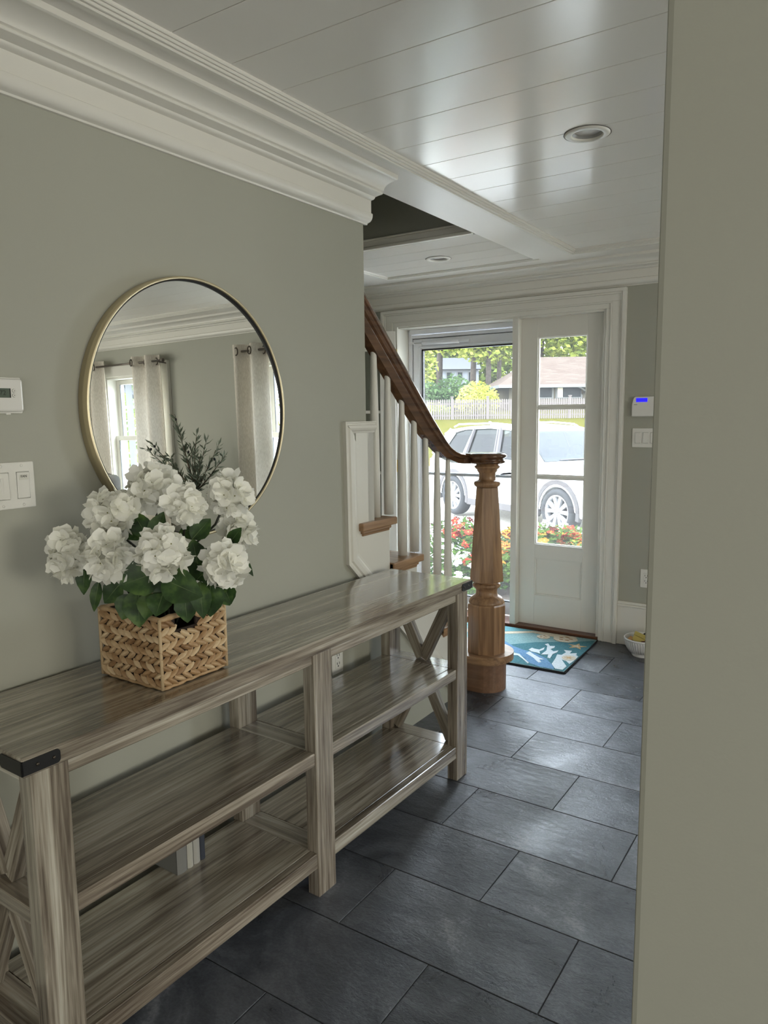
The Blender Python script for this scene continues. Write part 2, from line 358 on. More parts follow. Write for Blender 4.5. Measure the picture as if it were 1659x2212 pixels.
# sidelight (fixed panel with three panes)
sl = struct(boxes('window_3', [(-1.984, -1.871, 4.68, 4.725, .022, 2.0885), (-1.541, -1.4245, 4.68, 4.725, .022, 2.0885), (-1.871, -1.541, 4.68, 4.725, 1.961, 2.092), (-1.871, -1.541, 4.68, 4.725, .491, .587), (-1.871, -1.541, 4.68, 4.725, .022, .235)], M_trim, bev=.0015), 'white sidelight door panel with three stacked panes')
box('panel', -1.868, -1.544, 4.693, 4.712, .238, .488, M_trim, sl)
boxes('panel_moulding', [(-1.873, -1.862, 4.684, 4.70, .233, .493), (-1.55, -1.539, 4.684, 4.70, .233, .493), (-1.862, -1.55, 4.684, 4.70, .233, .243), (-1.862, -1.55, 4.684, 4.70, .483, .493)], M_trim, sl, bev=.002)
zz = [(.587, 1.036), (1.056, 1.499), (1.517, 1.961)]
for a, b in ((1.036, 1.056), (1.499, 1.517)): box('muntin', -1.871, -1.541, 4.684, 4.722, a, b, M_trim, sl, bev=.003)
for a, b in zz:
    box('pane', -1.869, -1.543, 4.701, 4.705, a, b, M_glass, sl)
    boxes('glazing_bead', [(-1.871, -1.863, 4.688, 4.70, a, b), (-1.549, -1.541, 4.688, 4.70, a, b), (-1.863, -1.549, 4.688, 4.70, a, a+.007), (-1.863, -1.549, 4.688, 4.70, b-.007, b)], M_trim, sl, bev=.001)
# storm door
sd = struct(boxes('door_2', [(-2.893, -2.818, 4.785, 4.815, .03, 2.022), (-2.086, -2.030, 4.785, 4.815, .03, 2.022), (-2.818, -2.086, 4.785, 4.815, 1.945, 2.022), (-2.818, -2.086, 4.785, 4.815, .03, .125)], M_alu, bev=.003), 'white aluminium storm door with full glass')
boxes('door_frame', [(-2.924, -2.897, 4.77, 4.825, .02, 2.087), (-2.897, -2.026, 4.77, 4.825, 2.026, 2.05), (-2.897, -2.026, 4.74, 4.825, 2.055, 2.087), (-2.026, -1.99, 4.801, 4.825, .02, 2.087)], M_alu, sd, bev=.002)
boxes('gasket', [(-2.818, -2.808, 4.783, 4.812, .125, 1.945), (-2.096, -2.086, 4.783, 4.812, .125, 1.945), (-2.818, -2.086, 4.783, 4.812, 1.936, 1.945), (-2.818, -2.086, 4.783, 4.812, .125, .131), (-2.897, -2.893, 4.79, 4.815, .03, 2.026), (-2.897, -2.03, 4.79, 4.815, 2.022, 2.026)], M_dark, sd)
boxes('inner_bead', [(-2.842, -2.830, 4.776, 4.79, .11, 1.965), (-2.842, -2.05, 4.776, 4.79, 1.955, 1.965), (-2.07, -2.06, 4.776, 4.79, .11, 1.955)], M_alu, sd, bev=.002)
box('pane', -2.808, -2.096, 4.797, 4.801, .131, 1.936, M_glass, sd)
box('crossbar', -2.815, -2.089, 4.787, 4.812, 1.018, 1.040, mat('bar_grey', (.42, .44, .47), .45), sd, bev=.003)
cl = tube('closer', [(-2.80, 4.764, 1.990), (-2.50, 4.764, 1.986)], .0135, M_alu, sd, 12)
tube('closer_rod', [(-2.885, 4.764, 1.991), (-2.80, 4.764, 1.990)], .004, M_steel, cl, 8)
boxes('closer_bracket', [(-2.915, -2.87, 4.755, 4.775, 1.984, 1.999), (-2.50, -2.42, 4.757, 4.785, 1.98, 1.996)], M_alu, cl, bev=.002)
hd = tube('handle', [(-2.075, 4.765, 1.052), (-2.10, 4.755, 1.054), (-2.14, 4.752, 1.050), (-2.165, 4.758, 1.046)], [.007, .008, .007, .004], M_black, sd, 8)
box('handle_plate', -2.088, -2.066, 4.774, 4.786, .98, 1.10, M_black, hd, bev=.003)
# front door leaf, swung open into the room on its hinges at the left jamb
fd = bpy.data.objects.new('door_1', None); col.objects.link(fd); fd.location = (-2.915, 4.575, 0); fd.rotation_euler = (0, 0, R(180+33)); struct(fd, 'white front door leaf swung open beyond the balusters')
for nm, b in (('stile', (0, .115, -.022, .022, .03, 2.065)), ('stile', (.765, .88, -.022, .022, .03, 2.065)), ('rail', (.115, .765, -.022, .022, 1.925, 2.065)), ('rail', (.115, .765, -.022, .022, .49, .60)), ('rail', (.115, .765, -.022, .022, .03, .24))):
    box(nm, *b, M_trim, fd, bev=.002)
box('panel', .115, .765, -.008, .008, .24, .49, M_trim, fd)
for a, b in ((1.480, 1.502), (1.035, 1.057)): box('muntin', .115, .765, -.018, .018, a, b, M_trim, fd, bev=.003)
for a, b in ((.60, 1.035), (1.057, 1.480), (1.502, 1.925)): box('pane', .115, .765, -.003, .003, a, b, M_glass, fd)
for z in (.25, 1.05, 1.85): box('hinge', -.012, .004, -.03, .0, z, z+.09, M_brass, fd, bev=.002)
lathe('door_knob', [(.012, 0), (.012, .03), (.026, .04), (.03, .055), (.02, .068), (.001, .07)], M_brass, fd, (.82, .022, .95), 16, rot=(R(-90), 0, 0))

# windows of the front room (seen in the mirror)
def window(name, cx, lab):
    w_ = .42
    x0, x1, z0, z1 = cx-w_, cx+w_, .72, 1.97
    o = struct(boxes(name, [(x0-.11, x0+.006, 4.606, FY, .70, z1+.10), (x1-.006, x1+.11, 4.606, FY, .70, z1+.10), (x0-.11, x1+.11, 4.604, FY, z1-.006, z1+.10), (x0-.118, x0-.10, 4.598, FY, .70, z1+.10), (x1+.10, x1+.118, 4.598, FY, .70, z1+.10)], M_trim, bev=.002), lab)
    box('window_sill', x0-.14, x1+.14, 4.56, FY+.06, .69, .72, M_trim, o, bev=.004)
    boxes('window_frame', [(x0, x0+.03, FY, 4.82, z0, z1), (x1-.03, x1, FY, 4.82, z0, z1), (x0+.03, x1-.03, FY, 4.82, z1-.03, z1)], M_trim, o, bev=.002)
    for nm, yy, a, b in (('upper_sash', 4.74, 1.345, z1-.03), ('lower_sash', 4.69, z0, 1.39)):
        s_ = boxes(nm, [(x0+.03, x0+.075, yy, yy+.035, a, b), (x1-.075, x1-.03, yy, yy+.035, a, b), (x0+.075, x1-.075, yy, yy+.035, a, a+.045), (x0+.075, x1-.075, yy, yy+.035, b-.045, b)], M_trim, o, bev=.002)
        box('pane', x0+.075, x1-.075, yy+.015, yy+.019, a+.045, b-.045, M_glass, s_)
        boxes('gasket', [(x0+.075, x0+.083, yy-.001, yy+.01, a+.045, b-.045), (x1-.083, x1-.075, yy-.001, yy+.01, a+.045, b-.045)], mat('gasket_grey', (.22, .23, .25), .6), s_)
    return o
window('window_1', 2.51, 'white double-hung window with linen curtains, seen at the left in the mirror')
window('window_2', .475, 'white double-hung window at the right edge of the mirror')
# stair skirt wall under the treads
struct(extrude('wall_stair', [(-1.80, y_, z_) for y_, z_ in ((2.5, 0), (3.40, 0), (3.40, .168), (3.35, .168), (3.35, .372), (3.12, .372), (3.12, .577), (2.89, .577), (2.89, .782), (2.66, .782), (2.66, .988), (2.5, .988))], (.058, 0, 0), M_wall), 'wall under the stair treads')
# window-like casings added round the unseen fill lamps
def fill_frame(name, axis, c0, c1, z0, z1, wall):
    f_ = lambda a, b, z_, z2: (wall-.03, wall, a, b, z_, z2) if axis == 'x' else (a, b, wall, wall+.03, z_, z2)
    struct(boxes(name, [f_(c0-.10, c0, z0-.10, z1+.10), f_(c1, c1+.10, z0-.10, z1+.10), f_(c0, c1, z1, z1+.10), f_(c0, c1, z0-.10, z0)], M_trim, bev=.003))
fill_frame('fill_frame_right', 'x', .2, 2.4, .65, 2.05, 4.3)
fill_frame('fill_frame_back', 'y', -.3, 1.5, .10, 1.40, -2.6)
fill_frame('fill_frame_side', 'y', 2.7, 4.1, .55, 2.05, -2.6)
# ================================================================ STAIRCASE
NX, NY = -1.67, 3.505
st = thing('staircase', 'oak and white staircase with turned newel post, brown handrail and white balusters', 'staircase', (0, 0, 0))
M_panel = M_trim
bm = bmesh.new()
skirt = [(2.42, 1.40), (2.545, 1.40), (2.545, .99), (2.66, .99), (2.66, .785), (2.89, .785), (2.89, .58), (3.12, .58), (3.12, .375), (3.34, .375), (3.34, .10), (3.30, .12), (2.50, .782), (2.42, .865)]
extrude('skirt_board', [(-1.742, y_, z_) for y_, z_ in skirt], (.007, 0, 0), M_trim, st)
box('skirt_end', -1.862, -1.735, 2.501, 2.545, .99, 1.40, M_trim, st)
# moulding framing the skirt: vertical, cap and the raking run
mo = [(0, .0), (.0, .016), (.010, .018), (.014, .011), (.022, .011), (.028, .017), (.046, .019), (.060, .015), (.070, .008), (.082, .006), (.082, 0)]
def mould(name, path): return sweep(name, mo, path, M_trim, st, smooth=False)
X1 = Vector((1, 0, 0)); dg = Vector((0, .83, -.70)).normalized(); pg = Vector((0, .70, .83)).normalized()
q = (Vector((0, 1, 0))+Vector((0, 0, -1)))
pv = Vector((0, 1, .42))
mould('skirt_moulding', [((WX, 2.338, 1.447), Vector((0, 1, -1)), X1), ((WX, 2.345, .873), pv, X1), ((WX, 3.30, -.02), Vector((0, .70, .83)), X1)])
mould('skirt_moulding', [((WX, 2.338, 1.447), Vector((0, 1, -1))*.57, X1), ((WX, 2.552, 1.447), Vector((0, 0, -1))*.57, X1)])
for zt, y0, y1 in ((1.03, 2.50, 2.69), (.825, 2.66, 2.92), (.62, 2.89, 3.15), (.415, 3.12, 3.38)):
    t_ = box('tread', -2.84, -1.716, y0, y1, zt-.032, zt, OAK[0], st, bev=.004, seg=2)
    box('tread_return', -1.738, -1.712, y0-(.07 if zt > 1 else .0), y1+.001, zt-.0325, zt+.0005, OAK[1], st, bev=.005, seg=2)
    boxes('tread_cove', [(-1.745, -1.722, y0+.012-(.07 if zt > 1 else 0), y1-.03, zt-.046, zt-.031), (-1.745, -1.727, y0+.02-(.07 if zt > 1 else 0), y1-.036, zt-.056, zt-.045)], OAK[1], st, bev=.004)
    box('riser', -2.84, -1.742, y1-.05, y1-.03, zt-.205, zt-.032, M_trim, st)
# bullnose starting step
def stadium(r_, n=20):
    pts = [(NX+r_*math.sin(a), NY-r_*math.cos(a)) for a in [math.pi*i/n for i in range(n+1)]]
    return [(-2.84, NY-r_)]+pts+[(-2.84, NY+r_)]
extrude('riser', [(x, y, 0) for x, y in stadium(.108)], (0, 0, .17), oak('oak_base', 0, lin(108, 80, 60), lin(140, 107, 84)), st)
extrude('riser_cove', [(x, y, .152) for x, y in stadium(.118)], (0, 0, .016), OAK[0], st, bev=.005)
extrude('tread', [(x, y, .167) for x, y in stadium(.148)], (0, 0, .038), OAK[0], st, bev=.007, seg=3)
# newel: octagonal and turned sections
bm = bmesh.new(); oc = 1/math.cos(math.pi/8)
bm_lathe(bm, [(.098*oc, .205), (.098*oc, .462), (.094*oc, .470)], 8, True, math.pi/8+.45)
bm_lathe(bm, [(.088*oc, .592), (.056*oc, 1.088)], 8, True, math.pi/8+.45)
nw = from_bm('newel_post', bm, OAK[2], st, (NX, NY, 0))
lathe('newel_turning', [(.095, .466), (.094, .478), (.084, .496), (.066, .508), (.058, .516), (.056, .535), (.060, .549), (.071, .556), (.075, .566), (.071, .576), (.060, .579), (.060, .584), (.082, .588), (.084, .593)], OAK[2], nw, (0, 0, 0), 40)
lathe('newel_turning', [(.050, 1.086), (.060, 1.092), (.067, 1.098), (.070, 1.108), (.067, 1.118), (.056, 1.124), (.046, 1.127), (.044, 1.135), (.044, 1.163), (.048, 1.168), (.053, 1.176), (.054, 1.183), (.062, 1.187), (.067, 1.195), (.067, 1.200), (.059, 1.204), (.059, 1.215)], OAK[2], nw, (0, 0, 0), 40)
# handrail: moulded section, deep on the rake, easing level, turning out to the cap
hp = [(.016, 0), (.026, -.05), (.032, -.16), (.031, -.25), (.025, -.30), (.025, -.36), (.030, -.42), (.030, -.52), (.021, -.58), (.021, -1), (-.021, -1), (-.021, -.58), (-.030, -.52), (-.030, -.42), (-.025, -.36), (-.025, -.30), (-.031, -.25), (-.032, -.16), (-.026, -.05), (-.016, 0)]
tl = [(2.16, 2.316), (2.576, 1.932), (2.785, 1.742), (2.982, 1.564), (3.10, 1.455), (3.165, 1.398), (3.22, 1.350), (3.27, 1.313), (3.32, 1.289), (3.37, 1.276), (3.42, 1.270), (3.47, 1.268), (3.52, 1.268)]
path = []
for i, (y_, z_) in enumerate(tl):
    a, b = tl[max(i-1, 0)], tl[min(i+1, len(tl)-1)]
    th = max(.055, min(.118, .118-(y_-3.06)*.24)); t_ = Vector((0, b[0]-a[0], b[1]-a[1])).normalized()
    k_ = min(1, max(0, (y_-3.40)/.12)); k_ = k_*k_*(3-2*k_)
    x_ = -1.785+k_*.05; yaw_ = -math.sin(k_*math.pi)*.5
    path.append(((x_, y_, z_), Vector((math.cos(yaw_), math.sin(yaw_), 0)), Vector((0, -t_.z, t_.y))*th))
hr = sweep('handrail', hp, path, M_rail, st, smooth=False)
lathe('rail_cap', [(.060, 1.2135), (.085, 1.214), (.094, 1.219), (.094, 1.226), (.086, 1.231), (.088, 1.240), (.099, 1.246), (.101, 1.254), (.096, 1.262), (.085, 1.268), (.001, 1.270)], M_rail, hr, (NX, NY, 0), 40)
for (yb, zb, zt) in ((2.628, 1.03, 1.80), (2.733, 1.03, 1.70), (2.847, .825, 1.595), (2.955, .825, 1.495), (3.062, .62, 1.40), (3.174, .62, 1.292), (3.285, .415, 1.245)):
    h_ = zt-zb
    lathe('baluster', [(.0215, 0), (.0215, h_*.25), (.020, h_*.45), (.0165, h_*.72), (.0118, h_-.02), (.0105, h_)], M_trim, st, (-1.785, yb, zb), 14)

# ================================================================ CONSOLE TABLE
CZ = .8168
ct = thing('console_table', 'long grey farmhouse console table with shelves and X ends against the left wall', 'table', (-1.3411, .7364, 0), -.0215)
LEN, DEP, SL, LW, LT, INS, IB, LM = 1.8558, .3884, .0412, .083, .045, .008, .0186, .8867
def tb(name, s0, s1, t0, t1, z0, z1, ax, bev=.002, par=None): return box(name, -t1, -t0, s0, s1, z0, z1, GW[ax], par or ct, bev)
tb('tabletop', 0, LEN, 0, DEP, CZ-SL, CZ, 1, .003)
zb = CZ-SL
fr = [IB, LM, LEN-IB-LW]
T1 = DEP-.012
for s in fr:
    tb('leg', s, s+LW, INS, INS+LT, 0, zb, 2); tb('leg', s, s+LW, T1-LT, T1, 0, zb, 2)
    for zt, hh in ((.468, .038), (.1447, .045)): tb('cross_rail', s+.001, s+LW-.001, INS+LT, T1-LT, zt-hh, zt, 0)
    tb('cross_rail', s+.01, s+LW-.01, INS+LT, T1-LT, zb-.035, zb, 0)
for a, b in ((fr[0]+LW, fr[1]), (fr[1]+LW, fr[2])):
    tb('apron', a, b, INS+.006, INS+.028, zb-.0336, zb, 1)
    tb('apron', a, b, T1-.025, T1-.003, zb-.0336, zb, 1)
    for zt, hh in ((.468, .0402), (.1447, .0489)):
        tb('shelf', a, b, INS+.034, T1-.012, zt-.018, zt, 1, .0012)
        tb('shelf_rail', a, b, INS+.004, INS+.033, zt-hh, zt, 1)
        tb('shelf_rail', a, b, T1-.03, T1-.012, zt-hh, zt-.019, 1)
# X braces of both ends: two long diagonals halved at the middle rail
for s in (fr[0], fr[2]):
    sm = s+LW/2; tc = (INS+T1)/2
    for tt in (INS+LT, T1-LT):
        for z0, z1 in ((.468, zb-.02), (.43, .1447)):
            dt = tt-tc; Lb = math.hypot(dt, z1-z0)-.022
            o = box('brace', -.0225, .0225, -.016, .016, -Lb/2, Lb/2, GW_matt, ct, .002)
            o.location = (-(tc+dt/2), sm, (z0+z1)/2); o.rotation_euler = (0, math.atan2(-dt, z1-z0), 0)
# black corner straps
for s, sg in ((0, 1), (LEN, -1)):
    for t, tg in ((0, 1), (DEP, -1)):
        bm = bmesh.new(); z0, z1, la, cr = CZ-SL+.006, CZ-.006, .082, .008
        def rr_poly(a0, a1):      # a plate with its far corners rounded
            return [(a0, z0)]+[(a1-cr+cr*math.sin(k*math.pi/8), z0+cr-cr*math.cos(k*math.pi/8)) for k in range(5)]+[(a1-cr+cr*math.cos(k*math.pi/8), z1-cr+cr*math.sin(k*math.pi/8)) for k in range(5)]+[(a0, z1)]
        xf = -t+.003*tg
        bm_extrude(bm, [(xf, s+sg*(a_-.003), z_) for a_, z_ in rr_poly(0, la)], (-.0035*tg, 0, 0))
        bm_extrude(bm, [(xf-tg*a_, s-sg*.003, z_) for a_, z_ in rr_poly(0, la)], (0, sg*.0035, 0))
        br = from_bm('corner_bracket', bm, M_black, ct); br['label'] = 'black metal corner strap'
        for yy in (s+sg*.03, s+sg*.065):
            if tg > 0: lathe('screw', [(.004, 0), (.003, .002), (.001, .0025)], M_bronze, br, (-t+.003, yy, (z0+z1)/2), 10, rot=(0, R(90), 0))

# books on the lower shelf
M_bk = [mat('book_grey', (.20, .20, .19), .6), mat('book_cream', (.42, .41, .36), .6), mat('book_pale', (.37, .36, .33), .6), mat('book_navy', (.035, .042, .06), .45)]
M_page = mat('book_pages', (.62, .58, .48), .8)
for (lab, y0, w_, d_, h_, mt) in (('grey rounded-spine book standing nearest on the lower shelf', 1.318, .036, .15, .21, 0), ('cream book standing second on the lower shelf', 1.3565, .022, .145, .20, 1), ('pale book standing third on the lower shelf beside the navy book', 1.381, .024, .15, .205, 2), ('navy blue book standing last in the row on the lower shelf', 1.4075, .018, .15, .212, 3)):
    b = thing('book', lab, 'book', (-1.612, y0, .1452), -.02, 'books standing on the lower shelf')
    bm = bmesh.new(); sp = [(.0+.004*math.sin(math.pi*i/6), w_*i/6) for i in range(7)]
    bm_extrude(bm, [(x-.0, y, 0) for x, y in sp]+[(-.003, w_, 0), (-.003, 0, 0)], (0, 0, h_))
    bm_box(bm, -d_, -.001, 0, .002, 0, h_); bm_box(bm, -d_, -.001, w_-.002, w_, 0, h_)
    from_bm('cover', bm, M_bk[mt], b); box('pages', -d_+.004, -.004, .0022, w_-.0022, .004, h_-.004, M_page, b)

# ================================================================ MIRROR
mr = thing('round_mirror', 'large round wall mirror with thin gold frame above the console', 'mirror', (-1.738, 1.566, 1.496), 0)
TH = .011
RM = .386
fo = lathe('frame', [(RM-.008, .020), (RM-.008, .037), (RM-.0065, .0385), (RM-.001, .0385), (RM, .0370), (RM, .001), (RM-.008, .001), (RM-.008, .020)], M_gold, mr, (0, 0, 0), 128, cap=False, rot=(0, R(90), 0))
lathe('inner_lip', [(RM-.0115, .020), (RM-.0115, .0345), (RM-.0079, .0345), (RM-.0079, .020)], M_dark, mr, (0, 0, 0), 128, cap=False, rot=(0, R(90), 0))
lathe('glass', [(RM-.0112, 0), (RM-.0112, .004)], M_mirror, mr, (.0255, 0, 0), 128, rot=(0, R(90)-TH, 0), smooth=False)
lathe('backing', [(RM-.02, .0), (RM-.02, .012)], M_dark, mr, (.002, 0, 0), 64, rot=(0, R(90), 0), smooth=False)

# ================================================================ WALL DEVICES
def wall_thing(name, lab, cat, loc, face, group=None):
    """local x = along the wall to the viewer's right, y = out of the wall, z = up"""
    return thing(name, lab, cat, loc, R(90) if face == 'x' else 0, group)
# on the left wall local frame is turned so that +y(local) -> -x(world): outward is -y(local)
def plate(o, w_, h_, mt=M_white, d=.006, bev=.003): return box('plate', -w_/2, w_/2, -d, 0, -h_/2, h_/2, mt, o, bev, 2)
def rocker(o, x, tilt=.07):
    f_ = box('rocker_frame', x-.0175, x+.0175, -.008, -.003, -.034, .034, M_white, o, .001)
    box('rocker_gap_shade', -.0163, .0163, -.0028, .0015, -.0328, .0328, mat('gap_shadow', (.18, .18, .16), .7), f_)  # grey slab painted as the shadow in the gap round the rocker
    r_ = box('rocker', x-.0155, x+.0155, -.0115, -.005, -.032, .032, M_white, o, .0015); r_.rotation_euler = (tilt, 0, 0); return r_
def screws(o, xs, dz):
    for x in xs:
        for z in (dz, -dz): lathe('screw', [(.0035, 0), (.003, .0012), (.0001, .0015)], M_white, o, (x, -.006, z), 12, rot=(R(90), 0, 0))
sw = wall_thing('light_switch', 'double switch plate with handwritten FAN label at the left edge, below the thermostat', 'light switch', (WX, .985, 1.313), 'x')
plate(sw, .1165, .114)
rk = rocker(sw, .026, .05); rocker(sw, -.0255, -.05); screws(sw, (.026, -.0255), .048)
box('dimmer_bar', .0455-.071-.006, .0455-.071+.0, -.0125, -.011, -.02, .02, M_white, sw, .0005)
M_ink = mat('ink', (.03, .03, .03), .6)
tp = box('tape_label', -.012, .012, -.0128, -.0122, .013, .029, mat('paper_tape', (.66, .65, .58), .6), sw); tp.location.x = .026
text('writing', 'FAN', .0085, M_ink, sw, (.026, -.0132, .0215), (R(90), 0, 0))
# thermostat
tm = wall_thing('thermostat', 'white thermostat with small display cut by the left edge of the picture', 'thermostat', (WX, .955, 1.530), 'x')
box('back_plate', -.07, .07, -.008, 0, -.043, .043, M_white, tm, .003, 2)
body = box('body', -.064, .064, -.026, -.006, -.039, .039, mat('thermostat_white', (.72, .71, .67), .22), tm, .006, 3)
lc = box('display', -.035, .030, -.0272, -.0255, -.006, .016, mat('lcd_grey', (.10, .13, .10), .25), tm)
box('display_edge', .029, .0315, -.0274, -.0255, -.006, .016, M_dark, tm)
text('digits', '72', .016, mat('lcd_ink', (.02, .03, .02), .4), tm, (.012, -.0276, .005), (R(90), 0, 0))
for z in (.0105, -.0005):
    b_ = lathe('button', [(.0042, 0), (.0042, .0015), (.0036, .0022)], M_white, tm, (.040, -.026, z), 16, rot=(R(90), 0, 0))
    lathe('button_ring', [(.0046, 0), (.0046, .0004)], mat('ring_grey', (.2, .2, .18), .5), tm, (.040, -.0261, z), 16, rot=(R(90), 0, 0))
    text('arrow', '\u25b2' if z > .005 else '\u25bc', .0045, M_ink, tm, (.040, -.0285, z), (R(90), 0, 0)) if 0 else mesh('arrow', [(-.0014, 0, -.0012), (.0014, 0, -.0012), (0, 0, .0014)] if z > .005 else [(-.0014, 0, .0012), (0, 0, -.0014), (.0014, 0, .0012)], [(0, 1, 2)], M_ink, tm, (.040, -.0284, z))
box('lower_slider', .028, .040, -.007, .0, -.046, -.042, M_white, tm, .001)
# outlets
def outlet(lab, loc, face):
    o = wall_thing('wall_outlet', lab, 'outlet', loc, face); plate(o, .072, .116)
    box('socket_frame', -.0175, .0175, -.008, -.004, -.0345, .0345, M_white, o, .001)
    for zc in (.017, -.017):
        boxes('slots', [(-.0085, -.0062, -.0088, -.0075, zc-.002, zc+.007), (.0062, .0085, -.0088, -.0075, zc-.003, zc+.007), (-.0025, .0025, -.0088, -.0075, zc-.012, zc-.007)], M_dark, o)
    return o
outlet('white wall outlet behind the console table', (WX, 2.268, .500), 'x')
outlet('white wall outlet on the front wall beside the right edge wall', (-1.115, FY, .4415), 'y')
s3 = thing('light_switch', 'triple rocker switch plate on the front wall under the alarm keypad', 'light switch', (-1.148, FY, 1.313), 0)
plate(s3, .162, .116)
for x in (-.046, 0, .046): rocker(s3, x, .05 if x < 0 else -.05)
kp = thing('alarm_keypad', 'white alarm keypad with blue screen beside the front door', 'keypad', (-1.157, FY, 1.502), 0)
pr = [(-.075+.0, -.060), (.075, -.060), (.075, .05), (.066, .06), (-.058, .06), (-.068, .05), (-.0765, .01), (-.0765, -.045), (-.07, -.056)]
extrude('housing', [(x, -.022, z) for x, z in pr], (0, .022, 0), M_white, kp, .004, 2)
M_blue = mat('lcd_blue', (.01, .01, .4), .3); P(M_blue).inputs['Emission Color'].default_value = (.012, .008, .62, 1); P(M_blue).inputs['Emission Strength'].default_value = 1.0
lcd = box('screen', -.050, .016, -.0245, -.021, .028, .051, M_blue, kp, .001)
box('flip_cover', -.0745, .074, -.026, -.018, -.058, .021, M_white, kp, .004, 2)
box('cover_mark', -.062, -.042, -.0265, -.0255, .010, .014, mat('print_grey', (.3, .3, .29), .6), kp)

# ================================================================ RECESSED LIGHTS
def downlight(lab, x, y, z):
    o = thing('recessed_light', lab, 'ceiling light', (x, y, z), 0, 'recessed ceiling lights')
    lathe('trim_ring', [(.052, .004), (.050, -.002), (.056, -.0065), (.070, -.005), (.0755, -.001), (.0755, .0)], M_trim, o, (0, 0, 0), 48, cap=False)
    lathe('cone', [(.052, .0005), (.044, .010)], mat('cone_grey', (.34, .34, .33), .4), o, (0, 0, 0), 48, cap=False)
    lathe('lens', [(.0445, .0095), (.0445, .0105)], mat('lens_white', (.9, .87, .82), .5), o, (0, 0, 0), 48)
    lathe('ring_shadow', [(.0750, -.0004), (.0785, -.0004)], mat('ring_shadow_dark', (.10, .09, .08), .8), o, (0, 0, 0), 48, cap=False)  # shadow line round the trim ring, painted as a flat dark annulus
downlight('round recessed light in the main plank ceiling', -.865, 2.575, H_BRD-.0012)
downlight('round recessed light in the small ceiling panel by the stairwell', -2.227, 3.98, 2.392-.0012)
# holes for the downlights: cut through planks and ceiling slab
def cut(o, cutter):
    md = o.modifiers.new('hole', 'BOOLEAN'); md.operation = 'DIFFERENCE'; md.object = cutter; md.solver = 'EXACT'
    dg = bpy.context.evaluated_depsgraph_get(); me = bpy.data.meshes.new_from_object(o.evaluated_get(dg)); o.modifiers.clear(); o.data = me
bpy.context.view_layer.update()
for lx, ly in ((-.865, 2.575), (-2.227, 3.98)):
    cu = lathe('cutter', [(.0725, -.2), (.0725, .08)], None, None, (lx, ly, H_BRD), 48)
    bpy.context.view_layer.update()
    for o in [c for c in bpy.data.objects if c.parent == ceil and c.name.startswith('plank')]:
        if abs(o.location.y-ly) < .2 and (o.location.x > 0) == (lx > -1.5):
            if o.data.users > 1: o.data = o.data.copy()
            cut(o, cu)
    bpy.data.objects.remove(cu)

# ================================================================ WICKER BASKET
BX, BY, BZ = -1.383, 1.116, CZ+.001      # near corner
bw, bd, bh = .233, .214, .183            # along -x, along +y, height
bk = thing('wicker_basket', 'square braided wicker basket holding white hydrangeas on the console', 'basket', (BX-bw/2, BY+bd/2, BZ), 0)
def wick(name, c0, c1, c2):
    M = mat(name, (1, 1, 1), .55); v = coords(M, (60, 60, 60)); v2 = coords(M, (5, 5, 5))
    oi = N(M, 'ObjectInfo'); a = noise(M, v, 1, 3); ad = N(M, 'Math', operation='MULTIPLY_ADD'); L(M, a, ad.inputs[0]); ad.inputs[1].default_value = .45; 
    ms = N(M, 'Math', operation='MULTIPLY'); L(M, oi.outputs['Random'], ms.inputs[0]); ms.inputs[1].default_value = .55; L(M, ms.outputs[0], ad.inputs[2])
    L(M, cramp(M, ad.outputs[0], [(.12, c0), (.4, c1), (.75, c2)]), P(M).inputs['Base Color']); bump(M, a, .4, .002); return M
M_wick = wick('wicker', lin(116, 84, 52), lin(166, 134, 96), lin(204, 180, 144))
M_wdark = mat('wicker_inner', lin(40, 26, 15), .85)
hx, hy = bw/2, bd/2
# inner box with the handle opening in its right-hand (+x) face
hz0, hz1, hya, hyb = .140, .174, -.056, .010
boxes('inner_box', [(-hx+.006, hx-.006, -hy+.006, -hy+.012, .002, bh-.008), (-hx+.006, hx-.006, hy-.012, hy-.006, .002, bh-.008), (-hx+.006, -hx+.012, -hy+.012, hy-.012, .002, bh-.008),
    (hx-.012, hx-.006, -hy+.012, hya, .002, bh-.008), (hx-.012, hx-.006, hyb, hy-.012, .002, bh-.008), (hx-.012, hx-.006, hya, hyb, .002, hz0), (hx-.012, hx-.006, hya, hyb, hz1, bh-.008), (-hx+.012, hx-.012, -hy+.012, hy-.012, .002, .008)], M_wdark, bk)
def strand_mesh(l, w_, t):
    v, f = [], []; nx, ny = 7, 5
    for i in range(nx):
        u = i/(nx-1); ww = (math.sin(math.pi*min(1, max(0, u*.86+.07)))**.62)
        for j in range(ny):
            q = j/(ny-1)*2-1
            v.append((l*(u-.5), w_*.5*q*ww, t*ww*(1-q*q)*(.9+.25*math.sin(u*3))+t*.15*math.sin(q*7)*ww))
    for i in range(nx-1):
        for j in range(ny-1): f.append((i*ny+j, (i+1)*ny+j, (i+1)*ny+j+1, i*ny+j+1))
    me = bpy.data.meshes.new('strand'); me.from_pydata(v, [], f); me.materials.append(M_wick); me.update()
    me.polygons.foreach_set('use_smooth', [True]*len(f)); return me
SM = [strand_mesh(.038, .0145, .0085), strand_mesh(.040, .0135, .0095), strand_mesh(.035, .0155, .008)]
ns = 0
rows = 9
